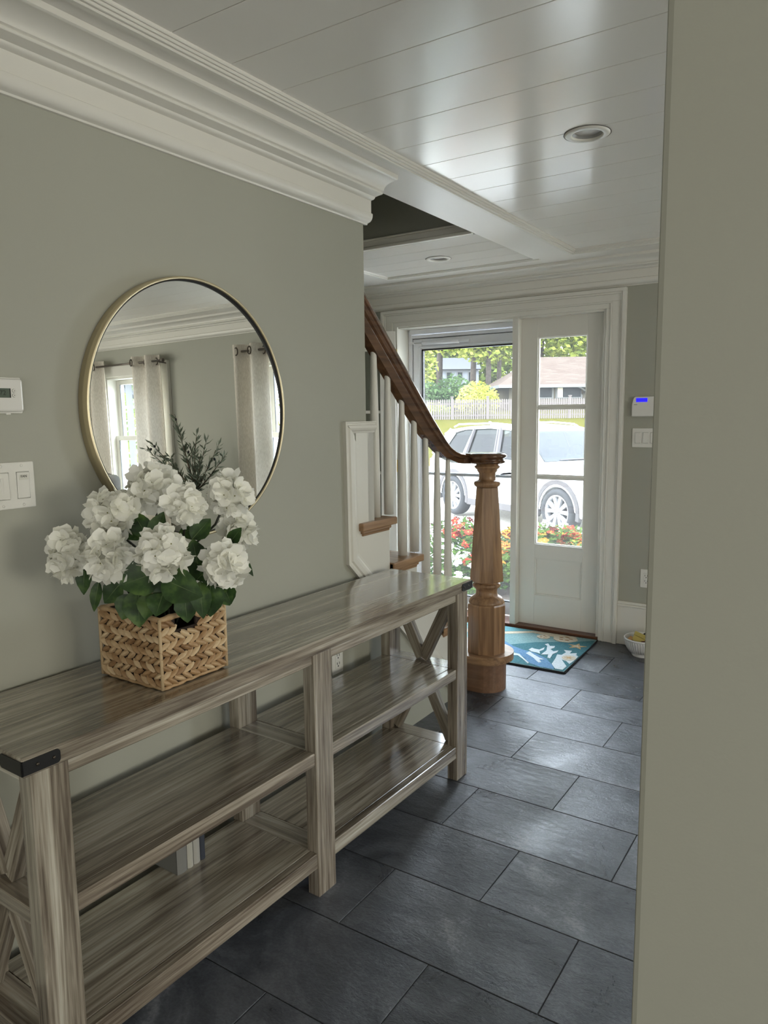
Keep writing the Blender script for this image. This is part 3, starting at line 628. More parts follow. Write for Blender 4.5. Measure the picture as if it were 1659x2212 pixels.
for face, width in (('-y', bw), ('+x', bd), ('+y', bw), ('-x', bd)):
    vis = face in ('-y', '+x'); n = 9 if vis else 6; nr = rows if vis else 7
    for r_ in range(nr):
        zc = .010+(bh-.022)*(r_+.5)/nr
        for i in range(n):
            s = (i+.5+.25*(r_ % 2)-.12+rnd.uniform(-.08, .08))/n*width-width/2; s = max(-width/2+.014, min(width/2-.014, s))
            if face == '+x' and hya-.004 < s < hyb+.004 and zc > hz0-.006: continue
            tilt = (.52 if r_ % 2 else -.52)+rnd.uniform(-.16, .16)
            if face == '+x': tilt = -tilt*-1
            if face == '-y': mtx = Matrix.Rotation(R(90), 4, 'X'); loc = (s, -hy+.004, zc)
            elif face == '+y': mtx = Matrix.Rotation(R(180), 4, 'Z') @ Matrix.Rotation(R(90), 4, 'X'); loc = (s, hy-.004, zc)
            elif face == '+x': mtx = Matrix.Rotation(R(90), 4, 'Z') @ Matrix.Rotation(R(90), 4, 'X'); loc = (hx-.004, s, zc)
            else: mtx = Matrix.Rotation(R(-90), 4, 'Z') @ Matrix.Rotation(R(90), 4, 'X'); loc = (-hx+.004, s, zc)
            rot = (mtx @ Matrix.Rotation(tilt, 4, 'Z') @ Matrix.Rotation(rnd.uniform(-.12, .12), 4, 'X')).to_euler()
            newobj('strand', rnd.choice(SM), M_wick, bk, loc, rot); ns += 1
# corner stitching and bottom and top bindings
for cx_, cy_ in ((hx, -hy), (-hx, -hy), (hx, hy), (-hx, hy)):
    tube('corner_binding', [(cx_*.985, cy_*.985, .004), (cx_*.985, cy_*.985, bh*.5), (cx_*.985, cy_*.985, bh-.004)], .0042, mat('binding', lin(188, 164, 128), .6), bk, 8)
for nm, z_, rr in (('bottom_binding', .0055, .0048), ('rim', bh-.006, .0075)):
    pts = []
    for a, b in (((-1, -1), (1, -1)), ((1, -1), (1, 1)), ((1, 1), (-1, 1)), ((-1, 1), (-1, -1))):
        for i in range(14): 
            u = i/14; pts.append(((a[0]+(b[0]-a[0])*u)*(hx-.005), (a[1]+(b[1]-a[1])*u)*(hy-.005), z_+rnd.uniform(-.0012, .0012)))
    pts.append(pts[0]); tube(nm, pts, [rr*rnd.uniform(.75, 1.2) for _ in pts], M_wick, bk, 7)

# ================================================================ HYDRANGEAS
rnd_keep = rnd; rnd = random.Random(5)
def petal_mat(name, c0, c1):
    M = bpy.data.materials.new(name); M.use_nodes = True; p_ = P(M)
    v = coords(M, (40, 40, 40)); L(M, cramp(M, noise(M, v, 1, 2), [(.3, c0), (.7, c1)]), p_.inputs['Base Color']); p_.inputs['Roughness'].default_value = .6
    tr = N(M, 'BsdfTranslucent'); tr.inputs[0].default_value = c1; mx = N(M, 'MixShader'); mx.inputs[0].default_value = .28
    out = M.node_tree.nodes['Material Output']; L(M, p_.outputs[0], mx.inputs[1]); L(M, tr.outputs[0], mx.inputs[2]); L(M, mx.outputs[0], out.inputs[0]); return M
M_pet = petal_mat('hydrangea_petal', (.89, .885, .80, 1), (.96, .957, .91, 1))
M_eye = mat('floret_eye', lin(120, 118, 60), .6)
def leafy(name, cs, tr_=.2, sc=22):
    M = bpy.data.materials.new(name); M.use_nodes = True; p_ = P(M); p_.inputs['Roughness'].default_value = .48
    v = coords(M, (sc, sc, sc)); c_ = cramp(M, noise(M, v, 1, 3), cs); L(M, c_, p_.inputs['Base Color'])
    t_ = N(M, 'BsdfTranslucent'); L(M, c_, t_.inputs[0]); mx = N(M, 'MixShader'); mx.inputs[0].default_value = tr_
    out = M.node_tree.nodes['Material Output']; L(M, p_.outputs[0], mx.inputs[1]); L(M, t_.outputs[0], mx.inputs[2]); L(M, mx.outputs[0], out.inputs[0]); return M
M_leaf = leafy('hydrangea_leaf', [(.3, lin(28, 46, 22)), (.5, lin(52, 80, 38)), (.68, lin(88, 116, 56))])
M_stem = mat('stem_dark', lin(30, 34, 20), .5)
def floret_geo(bm, mtx, r_, twist, cup, eye=True):
    for k in range(4):
        a = twist+k*math.pi/2+rnd.uniform(-.12, .12); rr = r_*rnd.uniform(.8, 1.15); k3 = rnd.uniform(-.6, 1.8); cp = cup*rnd.uniform(.7, 1.4); nx, ny = 5, 3
        g_ = []
        for i in range(nx):
            u = i/(nx-1); wd = [.14, .60, .92, .95, .60][i]*rr*.64
            row = []
            for j in range(ny):
                q = j-1; px_ = rr*u*(1.0 if q == 0 else .95); py_ = q*wd
                pz = cp*rr*(u**1.6)+.13*rr*abs(q)*u*k3-(.22*rr*max(0, u-.66)*3*.5)
                row.append(bm.verts.new(mtx @ Vector((px_*math.cos(a)-py_*math.sin(a), px_*math.sin(a)+py_*math.cos(a), pz))))
            g_.append(row)
        for i in range(nx-1):
            for j in range(ny-1): bm.faces.new((g_[i][j], g_[i+1][j], g_[i+1][j+1], g_[i][j+1])).smooth = True
    if eye:
        c = [bm.verts.new(mtx @ Vector((.085*r_*math.cos(t), .085*r_*math.sin(t), .05*r_))) for t in [i*math.pi/3 for i in range(6)]]
        f = bm.faces.new(c); f.material_index = 1
FL = []
for i in range(6):
    bm = bmesh.new(); floret_geo(bm, Matrix.Identity(4), rnd.uniform(.0205, .0245), rnd.uniform(0, 6), [.1, .25, .4, .6, .8, 1.0][i])
    me = bpy.data.meshes.new('floret'); bm.to_mesh(me); bm.free(); me.materials.append(M_pet); me.materials.append(M_eye); FL.append(me)
def face_mtx(n_, spin):
    return n_.to_track_quat('Z', 'Y').to_matrix().to_4x4() @ Matrix.Rotation(spin, 4, 'Z')
def leaf_mesh(l, w_, droop, fold):
    v, f = [], []; nx, ny = 11, 5
    for i in range(nx):
        u = i/(nx-1); ww = w_*.5*(math.sin(math.pi*min(1, u**.8))**.85)*(1+.05*(i % 2)) if 0 < u < 1 else .0008
        for j in range(ny):
            q = (j-2)/2
            v.append((l*u, q*ww, -droop*l*u*u+fold*abs(q)*ww+.05*ww*math.sin(u*14)*abs(q)))
    for i in range(nx-1):
        for j in range(ny-1): f.append((i*ny+j, (i+1)*ny+j, (i+1)*ny+j+1, i*ny+j+1))
    return v, f
def add_leaf(par, base, tip, w_, origin, camdir=Vector((.55, -.82, .25))):
    b_, t_ = Vector(base), Vector(tip); d_ = t_-b_; l = d_.length
    x = d_.normalized(); z = (camdir-x*camdir.dot(x)).normalized(); y = z.cross(x)
    M_ = Matrix((x, y, z)).transposed()
    v, f = leaf_mesh(l, w_, rnd.uniform(.02, .14), rnd.uniform(.12, .35))
    o = mesh('leaf', v, f, M_leaf, par, b_-origin, M_.to_euler(), smooth=True)
    # raised midrib
    mesh('midrib', [(l*.02, -.0008, .0009), (l*.02, .0008, .0009), (l*.93, 0, v[-8][2]*.9+.0012), (l*.5, .0006, v[27][2]+.0012), (l*.5, -.0006, v[27][2]+.0012)], [(0, 1, 3, 4), (4, 3, 2)], mat_rib, o)
    return o
mat_rib = mat('leaf_rib', lin(96, 116, 72), .5)
heads = [((-1.519, 1.229, 1.300), .066, (1, .85), 'topmost hydrangea head, wide and creamy, before the mirror'), ((-1.395, 1.226, 1.258), .049, (1, 1.05), 'cream hydrangea head just below and right of the topmost one'), ((-1.541, 1.121, 1.243), .058, (1, .95), 'white hydrangea head at the upper left, above the rounder left one'),
    ((-1.366, 1.338, 1.272), .055, (1, 1), 'white hydrangea head at the upper right on a bare dark stem'), ((-1.589, 1.026, 1.152), .050, (.85, 1.25), 'outermost left hydrangea head, over the console edge'), ((-1.473, 1.054, 1.150), .052, (1, 1), 'round white hydrangea head at the lower left, above the dark leaves'),
    ((-1.346, 1.105, 1.166), .057, (1.03, .95), 'front centre hydrangea head with ruffled petals'), ((-1.272, 1.231, 1.118), .055, (1, 1), 'lower right hydrangea head with round petals'), ((-1.400, 1.405, 1.175), .046, (1, 1), 'hydrangea head tucked at the back right behind two others')]
LV = [([-1.371, 1.116, 1.116], [-1.433, 1.046, 1.088], .085, 5), ([-1.442, 1.109, 1.067], [-1.417, 1.083, .983], .075, 5), ([-1.361, 1.114, 1.065], [-1.350, 1.08, 1.021], .06, 6), ([-1.35, 1.104, 1.104], [-1.255, 1.136, 1.067], .08, 6), ([-1.306, 1.179, 1.088], [-1.296, 1.171, .998], .05, 7), ([-1.303, 1.202, 1.07], [-1.306, 1.288, 1.016], .045, 7),
    ([-1.528, 1.125, 1.07], [-1.563, 1.094, 1.018], .055, 2), ([-1.592, 1.107, 1.069], [-1.601, 1.089, .992], .03, 4), ([-1.606, 1.081, 1.116], [-1.607, 1.068, 1.039], .04, 4), ([-1.293, 1.2, 1.091], [-1.297, 1.194, .996], .07, 7), ([-1.305, 1.249, 1.069], [-1.297, 1.269, 1.013], .03, 7), ([-1.48, 1.144, 1.139], [-1.496, 1.103, 1.099], .06, 2), ([-1.48, 1.175, 1.18], [-1.518, 1.16, 1.243], .05, 0), ([-1.47, 1.18, 1.174], [-1.453, 1.202, 1.242], .045, 0),
    ([-1.389, 1.234, 1.173], [-1.369, 1.279, 1.221], .05, 1), ([-1.355, 1.326, 1.15], [-1.318, 1.333, 1.194], .035, 3), ([-1.373, 1.24, 1.145], [-1.316, 1.245, 1.091], .06, 1), ([-1.525, 1.183, 1.193], [-1.523, 1.146, 1.175], .05, 0), ([-1.355, 1.221, 1.103], [-1.374, 1.221, 1.177], .06, 3), ([-1.44, 1.166, 1.11], [-1.499, 1.132, 1.139], .06, 2), ([-1.347, 1.198, 1.074], [-1.389, 1.202, 1.126], .06, 1), ([-1.314, 1.324, 1.124], [-1.285, 1.335, 1.072], .02, 8), ([-1.592, 1.166, 1.208], [-1.572, 1.192, 1.29], .04, 2), ([-1.363, 1.141, 1.089], [-1.376, 1.102, 1.046], .055, 6), ([-1.397, 1.281, 1.195], [-1.45, 1.244, 1.184], .05, 8), ([-1.613, 1.128, 1.135], [-1.623, 1.101, 1.156], .04, 4),
    ([-1.490, 1.125, 1.045], [-1.500, 1.098, .985], .06, 2), ([-1.345, 1.165, 1.055], [-1.338, 1.16, .985], .055, 6), ([-1.40, 1.115, 1.06], [-1.395, 1.085, 1.005], .055, 5), ([-1.335, 1.27, 1.06], [-1.325, 1.29, 1.0], .06, 7), ([-1.45, 1.25, 1.05], [-1.50, 1.27, 1.15], .07, 0), ([-1.42, 1.27, 1.06], [-1.38, 1.33, 1.12], .07, 3), ([-1.47, 1.17, 1.05], [-1.55, 1.17, 1.12], .07, 4), ([-1.40, 1.2, 1.06], [-1.42, 1.14, 1.14], .07, 5), ([-1.36, 1.26, 1.05], [-1.30, 1.29, 1.10], .06, 8), ([-1.48, 1.22, 1.06], [-1.47, 1.24, 1.19], .06, 1)]
cam_p = Vector((0, 0, 1.4748))
foot = Vector((-1.4995, 1.223, CZ+.05))
for hi, (c, rad, (sx, sz), lab) in enumerate(heads):
    c = Vector(c); t = thing('hydrangea', lab, 'flower', foot+Vector((.03*math.cos(hi*.7), .03*math.sin(hi*.7), 0)), 0, 'white hydrangeas in the wicker basket')
    o0 = Vector(t.location)
    base = c-o0; mid = base*.55+Vector((-base.x*.12, -base.y*.12, .05))
    tube('stem', [(0, 0, 0), mid*.5, mid, base*.8+Vector((0, 0, .008)), base*.96], .0032, M_stem, t, 6)
    bm = bmesh.new(); nb = 62
    view = (cam_p-c).normalized()
    vis = []
    for i in range(nb):       # even spread over the ball
        zf = 1-2*(i+.5)/nb; ph = i*2.39996; n_ = Vector((math.sqrt(1-zf*zf)*math.cos(ph), math.sqrt(1-zf*zf)*math.sin(ph), zf))
        n_ = (n_+Vector((rnd.uniform(-.2, .2), rnd.uniform(-.2, .2), rnd.uniform(-.2, .2)))).normalized()
        if n_.dot(view) > -.05 or n_.z > .55: vis.append(n_)
        else:
            p_ = Vector((n_.x*sx, n_.y*sx, n_.z*sz))*(rad-.013)
            floret_geo(bm, Matrix.Translation(p_) @ face_mtx(n_, rnd.uniform(0, 6)), .0195, 0, rnd.uniform(.2, .55), False)
    for i in range(26):       # inner petals fill the gaps
        n_ = Vector((rnd.gauss(0, 1), rnd.gauss(0, 1), rnd.gauss(0, 1))).normalized()
        p_ = Vector((n_.x*sx, n_.y*sx, n_.z*sz))*(rad-.026)
        floret_geo(bm, Matrix.Translation(p_) @ face_mtx(n_, rnd.uniform(0, 6)), .021, 0, rnd.uniform(.05, .3), False)
    me = bpy.data.meshes.new('flower_head'); bm.to_mesh(me); bm.free(); me.materials.append(M_pet); me.materials.append(M_eye)
    hd_ = newobj('flower_head', me, M_pet, t, c-o0); hd_['kind'] = 'stuff'
    for n_ in vis:
        p_ = Vector((n_.x*sx, n_.y*sx, n_.z*sz))*(rad-.015+rnd.uniform(-.006, .005))
        n2 = (n_+Vector((rnd.uniform(-.55, .55), rnd.uniform(-.55, .55), rnd.uniform(-.5, .5)))).normalized()
        newobj('floret', rnd.choice(FL), M_pet, hd_, p_, face_mtx(n2, rnd.uniform(0, 6)).to_euler())
    for b_, tp_, w_, k_ in LV:
        if k_ == hi: add_leaf(t, b_, tp_, w_, o0)

rnd = rnd_keep
# ================================================================ RUG
rg = thing('door_mat', 'teal hooked door mat with coral, starfish and sand dollars by the door', 'rug', (0, 0, 0), 0)
def rugmat(name, c, c2=None):
    return noisy(name, [(.3, c), (.7, c2 or c)], 90, .95, bstr=.9, bdist=.006, bscale=130, spec=.1)
M_teal = rugmat('rug_teal', lin(108, 138, 138), lin(130, 158, 158)); M_deep = rugmat('rug_deep_teal', lin(58, 100, 106), lin(78, 120, 126)); M_blue2 = rugmat('rug_blue', lin(84, 118, 148), lin(108, 142, 168))
M_cream = rugmat('rug_cream', lin(180, 168, 146), lin(198, 188, 168)); M_wht = rugmat('rug_white', lin(176, 186, 188), lin(200, 206, 206)); M_brn = rugmat('rug_brown', lin(120, 84, 52), lin(160, 116, 74)); M_tan = rugmat('rug_tan', lin(172, 142, 100), lin(188, 160, 120)); M_turq = rugmat('rug_turquoise', lin(88, 136, 142), lin(108, 152, 156))
RC = [(-1.374, 3.905), (-1.399, 4.588), (-2.30, 4.560), (-2.275, 3.877)]
extrude('pile', [(x, y, .002) for x, y in RC], (0, 0, .010), M_teal, rg, .003)
ed = [Vector((x, y, .006)) for x, y in RC]+[Vector((*RC[0], .006))]
tube('black_edge', ed, .0065, mat('rug_edge', (.012, .014, .018), .9), rg, 6)
def patch(name, pts, mt, h=.0015):
    bm = bmesh.new(); f = bm.faces.new([bm.verts.new((x, y, .0121)) for x, y in pts]); r_ = bmesh.ops.extrude_face_region(bm, geom=[f])
    for v in r_['geom']:
        if isinstance(v, bmesh.types.BMVert): v.co.z += h
    bm.normal_update(); bmesh.ops.triangulate(bm, faces=[f for f in bm.faces if len(f.verts) > 4]); return from_bm(name, bm, mt, rg)
patch('turquoise_wave', [(-2.28, 4.45), (-1.98, 4.46), (-1.80, 4.575), (-2.29, 4.555)], M_turq, .001)
patch('sand_band', [(-2.27, 4.28), (-1.958, 4.403), (-1.891, 4.456), (-1.812, 4.52), (-1.62, 4.50), (-1.52, 4.575), (-1.70, 4.572), (-1.77, 4.566), (-1.825, 4.560), (-1.979, 4.45), (-2.275, 4.36)], M_cream, .0012)
patch('deep_wave', [(-2.27, 4.0), (-1.859, 4.183), (-1.802, 4.247), (-1.717, 4.335), (-1.601, 4.409), (-1.497, 4.48), (-1.404, 4.560), (-1.389, 4.397), (-1.382, 3.915), (-1.525, 3.908), (-1.708, 3.905), (-2.26, 3.89)], M_deep, .0012)
patch('blue_wave', [(-2.1, 4.2), (-1.89, 4.251), (-1.805, 4.185), (-1.725, 4.151), (-1.633, 4.126), (-1.541, 4.066), (-1.454, 3.954), (-1.439, 3.915), (-1.525, 3.911), (-1.596, 3.939), (-1.683, 4.037), (-1.763, 4.087), (-2.0, 4.1)], M_blue2, .0022)
def blob(cx, cy, rx, ry, n=18, w_=.0): return [(cx+rx*math.cos(2*math.pi*i/n)*(1+rnd.uniform(-w_, w_)), cy+ry*math.sin(2*math.pi*i/n)*(1+rnd.uniform(-w_, w_))) for i in range(n)]
def star(cx, cy, r1, r2, n=5, ph=.4): return [(cx+(r1 if i % 2 == 0 else r2)*math.cos(ph+math.pi*i/n), cy+(r1 if i % 2 == 0 else r2)*math.sin(ph+math.pi*i/n)) for i in range(2*n)]
for (cx, cy, r_) in ((-1.716, 4.466, .044), (-1.577, 4.497, .078)):
    patch('sand_dollar', blob(cx, cy, r_, r_*.9, 18, .04), M_cream, .0028)
    for k in range(5):
        a = k*2*math.pi/5+.3; patch('sand_dollar_petal', blob(cx+r_*.42*math.cos(a), cy+r_*.42*math.sin(a), r_*.2, r_*.08, 8), M_brn, .0036)
patch('starfish', star(-1.464, 4.386, .062, .024), M_tan, .0028); patch('starfish_spots', star(-1.464, 4.386, .035, .008), M_cream, .0036)
for pts in ([(-1.596, 4.119), (-1.596, 4.209), (-1.624, 4.295), (-1.651, 4.321), (-1.637, 4.346), (-1.609, 4.304), (-1.583, 4.32), (-1.573, 4.284), (-1.584, 4.246), (-1.553, 4.215), (-1.533, 4.247), (-1.528, 4.21), (-1.539, 4.164), (-1.523, 4.077), (-1.542, 4.084), (-1.559, 4.142)],
            [(-1.697, 4.168), (-1.691, 4.212), (-1.673, 4.203), (-1.64, 4.202), (-1.628, 4.261), (-1.617, 4.217), (-1.627, 4.17), (-1.607, 4.132), (-1.639, 4.142), (-1.669, 4.144)],
            [(-1.684, 4.095), (-1.678, 4.138), (-1.633, 4.097), (-1.583, 4.059), (-1.546, 4.044), (-1.571, 4.029), (-1.544, 3.989), (-1.555, 3.973), (-1.615, 4.04)],
            [(-1.758, 4.07), (-1.71, 4.06), (-1.654, 3.997), (-1.602, 3.945), (-1.602, 3.926), (-1.663, 3.991), (-1.709, 4.031), (-1.74, 4.021)],
            [(-1.496, 4.094), (-1.513, 4.17), (-1.487, 4.176), (-1.481, 4.238), (-1.508, 4.273), (-1.484, 4.277), (-1.46, 4.282), (-1.454, 4.225), (-1.42, 4.256), (-1.409, 4.214), (-1.392, 4.2), (-1.388, 4.111), (-1.392, 4.044), (-1.425, 4.081), (-1.459, 4.097), (-1.392, 3.996), (-1.392, 3.928), (-1.435, 3.925), (-1.48, 3.992)]):
    patch('coral', pts, M_wht, .003)
patch('shell', blob(-1.431, 4.143, .042, .05, 14, .1), M_cream, .004); patch('shell_heart', star(-1.431, 4.143, .026, .01, 6), M_tan, .0046)

# ================================================================ BOWL ON THE FLOOR
bl = lathe('bowl', [(.062, .0), (.066, .006), (.062, .010), (.082, .028), (.098, .055), (.107, .085), (.110, .10), (.113, .103), (.113, .110), (.109, .113), (.104, .110), (.101, .09), (.09, .05), (.06, .02), (.0, .016)], mat('white_ceramic', (.70, .70, .69), .2), None, (-1.082, 4.47, 0), 96, cap=False)
tag(bl, 'white ribbed ceramic bowl on the floor below the outlet', 'bowl')
for k in range(44):
    a = 2*math.pi*k/44
    if -math.pi*1.15 < (a if a < math.pi else a-2*math.pi) < .6: tube('rib', [(math.cos(a)*r_, math.sin(a)*r_, z_) for r_, z_ in ((.083, .028), (.0985, .055), (.1075, .085), (.110, .098))], .0026, bl.data.materials[0], bl, 5)
def carton(lab, loc, rot, s, mt):
    t = thing('gift_box', lab, 'box', loc, 0, 'boxes heaped in the white bowl'); t.rotation_euler = rot
    box('box_base', -.037*s, .037*s, -.025*s, .025*s, 0, .03*s, mt, t, .002); box('box_lid', -.039*s, .039*s, -.027*s, .027*s, .0305*s, .052*s, mt, t, .002)
    return t
M_gb = mat('gold_card', lin(184, 168, 96), .4, .25); M_gb2 = mat('dark_red_card', lin(80, 28, 30), .5); M_gb3 = mat('amber_card', lin(170, 120, 40), .4)
carton('gold box tilted on top in the white bowl', (-1.095, 4.435, .082), (R(-22), R(14), R(-12)), 1.12, M_gb)
carton('dark red box at the front of the white bowl', (-1.045, 4.425, .066), (R(-12), R(-10), R(20)), .8, M_gb2)
carton('amber box wedged at the left of the white bowl', (-1.152, 4.46, .07), (R(10), R(-25), R(60)), .6, M_gb3)
carton('black box at the back of the white bowl', (-1.055, 4.50, .09), (R(20), R(20), R(-30)), .8, M_black)

# ================================================================ CURTAINS, ROD, OLIVE TREE, CHAIR (seen in the mirror)
def linen():
    M = bpy.data.materials.new('linen'); M.use_nodes = True; p_ = P(M); p_.inputs['Roughness'].default_value = .9; p_.inputs['Specular IOR Level'].default_value = .1
    c_ = cramp(M, noise(M, coords(M, (320, 320, 40), False), 1, 3), [(.3, lin(200, 192, 178)), (.7, lin(232, 226, 214))]); L(M, c_, p_.inputs['Base Color'])
    t_ = N(M, 'BsdfTranslucent'); L(M, c_, t_.inputs[0]); mx = N(M, 'MixShader'); mx.inputs[0].default_value = .10
    L(M, p_.outputs[0], mx.inputs[1]); L(M, t_.outputs[0], mx.inputs[2]); L(M, mx.outputs[0], M.node_tree.nodes['Material Output'].inputs[0]); return M
M_lin = linen()
def curtain(lab, x0, x1, nf, flare, grom, yb=4.515, zt=2.115):
    t = thing('curtain', lab, 'curtain', ((x0+x1)/2, yb, 0), 0, 'linen curtains of the front windows')
    v, f = [], []; nx, nz = nf*12+1, 14
    for k in range(nz):
        u = k/(nz-1); z = .03+(zt-.03)*u
        for i in range(nx):
            s = i/(nx-1); x = (x0+(x1-x0)*s)-(x0+x1)/2; fl = 1+flare*(1-u)
            v.append((x*fl+.008*math.sin(s*17+z*2)*(1-u), .042*math.sin(2*math.pi*nf*s*.5+.5)*(1+.25*(1-u))+.006*math.sin(s*31+z*3)*(1-u), z))
    for k in range(nz-1):
        for i in range(nx-1): f.append((k*nx+i, k*nx+i+1, (k+1)*nx+i+1, (k+1)*nx+i))
    mesh('panel', v, f, M_lin, t, smooth=True)
    vh = [(a[0], a[1]-.003, zt-.105+(zt-(zt-.105))*(1 if a[2] > zt-.01 else 0)) for a in v[-2*nx:]]
    mesh('header', vh, [(i, i+1, nx+i+1, nx+i) for i in range(nx-1)], M_lin, t, smooth=True)
    for gx in grom:
        bm = bmesh.new(); s = (gx-x0)/(x1-x0)
        yy = .042*math.sin(2*math.pi*nf*s*.5+.5)
        bm_tube(bm, [(.030*math.cos(a), 0, .030*math.sin(a)) for a in [2*math.pi*i/20 for i in range(21)]], .005, 6, False)
        from_bm('grommet', bm, M_bronze, t, (gx-(x0+x1)/2, yy-.012, 2.058), (0, 0, .35), True)
    return t
curtain('linen curtain at the far left in the mirror, one bronze grommet showing', 2.80, 3.12, 3, .05, (2.90, 3.02))
curtain('linen curtain in three folds at the right of the left mirror window', 1.99, 2.36, 4, .03, (2.30, 2.17, 2.04))
curtain('linen curtain hanging near the right edge of the mirror', .68, 1.06, 4, .04, (.975, .82, .73))
M_rod = mat('rod_bronze', (.16, .14, .12), .35, .7)
def rod(lab, x0, x1):
    t = thing('curtain_rod', lab, 'curtain rod', ((x0+x1)/2, 4.515, 2.06), 0, 'curtain rods of the front windows'); h = (x1-x0)/2
    tube('rod', [(-h, 0, 0), (h, 0, 0)], .0095, M_rod, t, 10)
    for s in (-1, 1):
        tube('finial', [(s*(h-.002), 0, 0), (s*(h+.01), 0, 0), (s*(h+.012), 0, 0), (s*(h+.035), 0, 0)], [.012, .012, .016, .016], M_rod, t, 12)
        tube('bracket', [(s*(h-.03), .112, -.02), (s*(h-.03), .02, -.012), (s*(h-.03), 0, -.012)], .006, M_rod, t, 6)
rod('bronze curtain rod with finial over the left mirror window', 1.955, 3.09); rod('bronze curtain rod over the window at the right of the mirror', -.25, 1.0)
# artificial olive tree by the front wall
ot = thing('olive_tree', 'potted olive tree with sparse dark leaves, reflected between the two curtains', 'plant', (1.25, 4.2, 0), 0)
lathe('pot', [(.11, 0), (.14, .03), (.15, .2), (.15, .24), (.135, .24), (.13, .2), (.0, .19)], mat('pot_grey', (.4, .4, .38), .7), ot, n=24, cap=False)
M_bark = noisy('bark', [(.3, lin(70, 60, 48)), (.7, lin(110, 96, 78))], 40, .9)
M_ol = leafy('olive_leaf', [(.3, lin(84, 94, 80)), (.7, lin(136, 146, 126))], .15)
tr_ = tube('trunk', [(0, 0, .18), (.02, .01, .5), (-.02, 0, .8), (0, .0, .95)], [.018, .016, .014, .011], M_bark, ot, 8)
bm = bmesh.new(); bt = bmesh.new()
tips = [((.20, 0, 1.565), (.10, .0, 1.2)), ((.60, 0, 1.28), (.35, .02, 1.12)), ((.52, .0, 1.33), (.28, 0, 1.14)), ((-.36, 0, 1.22), (-.2, 0, 1.06)), ((-.30, 0, 1.31), (-.16, 0, 1.12)), ((-.16, 0, 1.34), (-.06, 0, 1.12)), ((-.02, .03, 1.40), (.02, 0, 1.15)), ((.14, -.03, 1.46), (.08, 0, 1.2)), ((.34, .03, 1.22), (.2, 0, 1.05)), ((-.12, -.05, 1.2), (-.05, 0, 1.0)), ((.08, .05, 1.30), (.03, 0, 1.05))]
def olive_leaf(p, d, l):
    d = d.normalized(); s = d.cross(Vector((rnd.uniform(-1, 1), rnd.uniform(-1, 1), rnd.uniform(-.3, 1)))).normalized(); n = d.cross(s)
    a, b1, b2, c = bm.verts.new(p), bm.verts.new(p+d*l*.5+s*l*.11+n*l*.05), bm.verts.new(p+d*l*.5-s*l*.11+n*l*.05), bm.verts.new(p+d*l)
    bm.faces.new((a, b1, c)); bm.faces.new((a, c, b2))
for tip, md in tips:
    tip, md = Vector(tip), Vector(md); st_ = Vector((0, 0, .92)); pts = []
    for i in range(9):
        u = i/8; pts.append(st_*(1-u)**2+2*md*u*(1-u)+tip*u*u)
    bm_tube(bt, pts, [.006-.0045*i/8 for i in range(9)], 5)
    for i in range(1, 9):
        for q in range(6):
            u = rnd.random(); p = pts[i-1].lerp(pts[i], u); d = (pts[i]-pts[i-1]).normalized()
            olive_leaf(p, d+Vector((rnd.uniform(-1, 1), rnd.uniform(-1, 1), rnd.uniform(-.6, .8))), rnd.uniform(.055, .09))
from_bm('branches', bt, M_bark, ot, smooth=True)
fo_ = from_bm('foliage', bm, M_ol, ot); fo_['kind'] = 'stuff'
M_olv = mat('olive_fruit', (.012, .010, .014), .3)
for p in ((.53, 0, 1.275), (.47, -.01, 1.30), (.19, 0, 1.52), (.05, -.01, 1.25), (-.06, 0, 1.20), (-.24, 0, 1.19)): lathe('olive', [(.001, -.013), (.008, -.009), (.010, 0), (.008, .009), (.001, .013)], M_olv, ot, p, 10)
# upholstered chair back
ch = thing('armchair', 'white upholstered chair with rounded back and dark piping at the mirror bottom left', 'chair', (1.60, 3.55, 0), .25)
M_up = noisy('white_linen', [(.3, lin(196, 196, 196)), (.7, lin(214, 214, 212))], 300, .9)
bm = bmesh.new(); bm_box(bm, -.30, .30, -.05, .05, .42, 1.115, .045, 4); from_bm('backrest', bm, M_up, ch, smooth=True)
bm = bmesh.new(); bm_box(bm, -.30, .30, -.60, -.05, .30, .46, .03, 3); from_bm('seat', bm, M_up, ch, smooth=True)
tube('piping', [(-.296, .0, .45), (-.296, 0, 1.07), (-.27, 0, 1.108), (-.2, 0, 1.117), (.2, 0, 1.117), (.27, 0, 1.108), (.296, 0, 1.07), (.296, 0, .45)], .004, M_bronze, ch, 6)
for x in (-.26, .26):
    for y in (-.55, .02): tube('leg', [(x, y, 0), (x, y, .31)], [.014, .02], M_bronze, ch, 8)
    box('armrest', x-.045 if x > 0 else x-.04, x+.04 if x > 0 else x+.045, -.56, -.05, .46, .62, M_up, ch, .03, 3)
# ================================================================ OUTSIDE
RZ = R(33.53)
def E(s, D, z=0): return Vector((-.5525*D+.8335*s, .8335*D+.5525*s, z))
GZ = -.40
M_drive = noisy('driveway', [(.3, (.34, .32, .285, 1)), (.7, (.44, .415, .37, 1))], 30, .95, bstr=.3, bscale=200)
M_grass = noisy('lawn_grass', [(.3, (0.02846, 0.02846, 0.005189, 1)), (.55, (0.0385, 0.03432, 0.007533, 1)), (.75, (0.04687, 0.04018, 0.01088, 1))], 3, .95, bstr=.5, bdist=.03, bscale=60)
def grid_ground(name, pts, mt, lab, nsub=1):
    o = mesh(name, pts, [tuple(range(len(pts)))], mt); struct(o, lab); return o
grid_ground('ground', [(-60, 4.84, GZ-.02), (30, 4.84, GZ-.02), (30, 60, GZ-.02), (-60, 60, GZ-.02)], M_drive, 'pale driveway outside the door')
v = []; f = []
prof = [(26.5, GZ-.02), (27.5, -.30), (30, .12), (33, .72), (35.8, 1.16), (38, 1.34), (48, 1.9), (70, 3.2), (110, 5.5)]
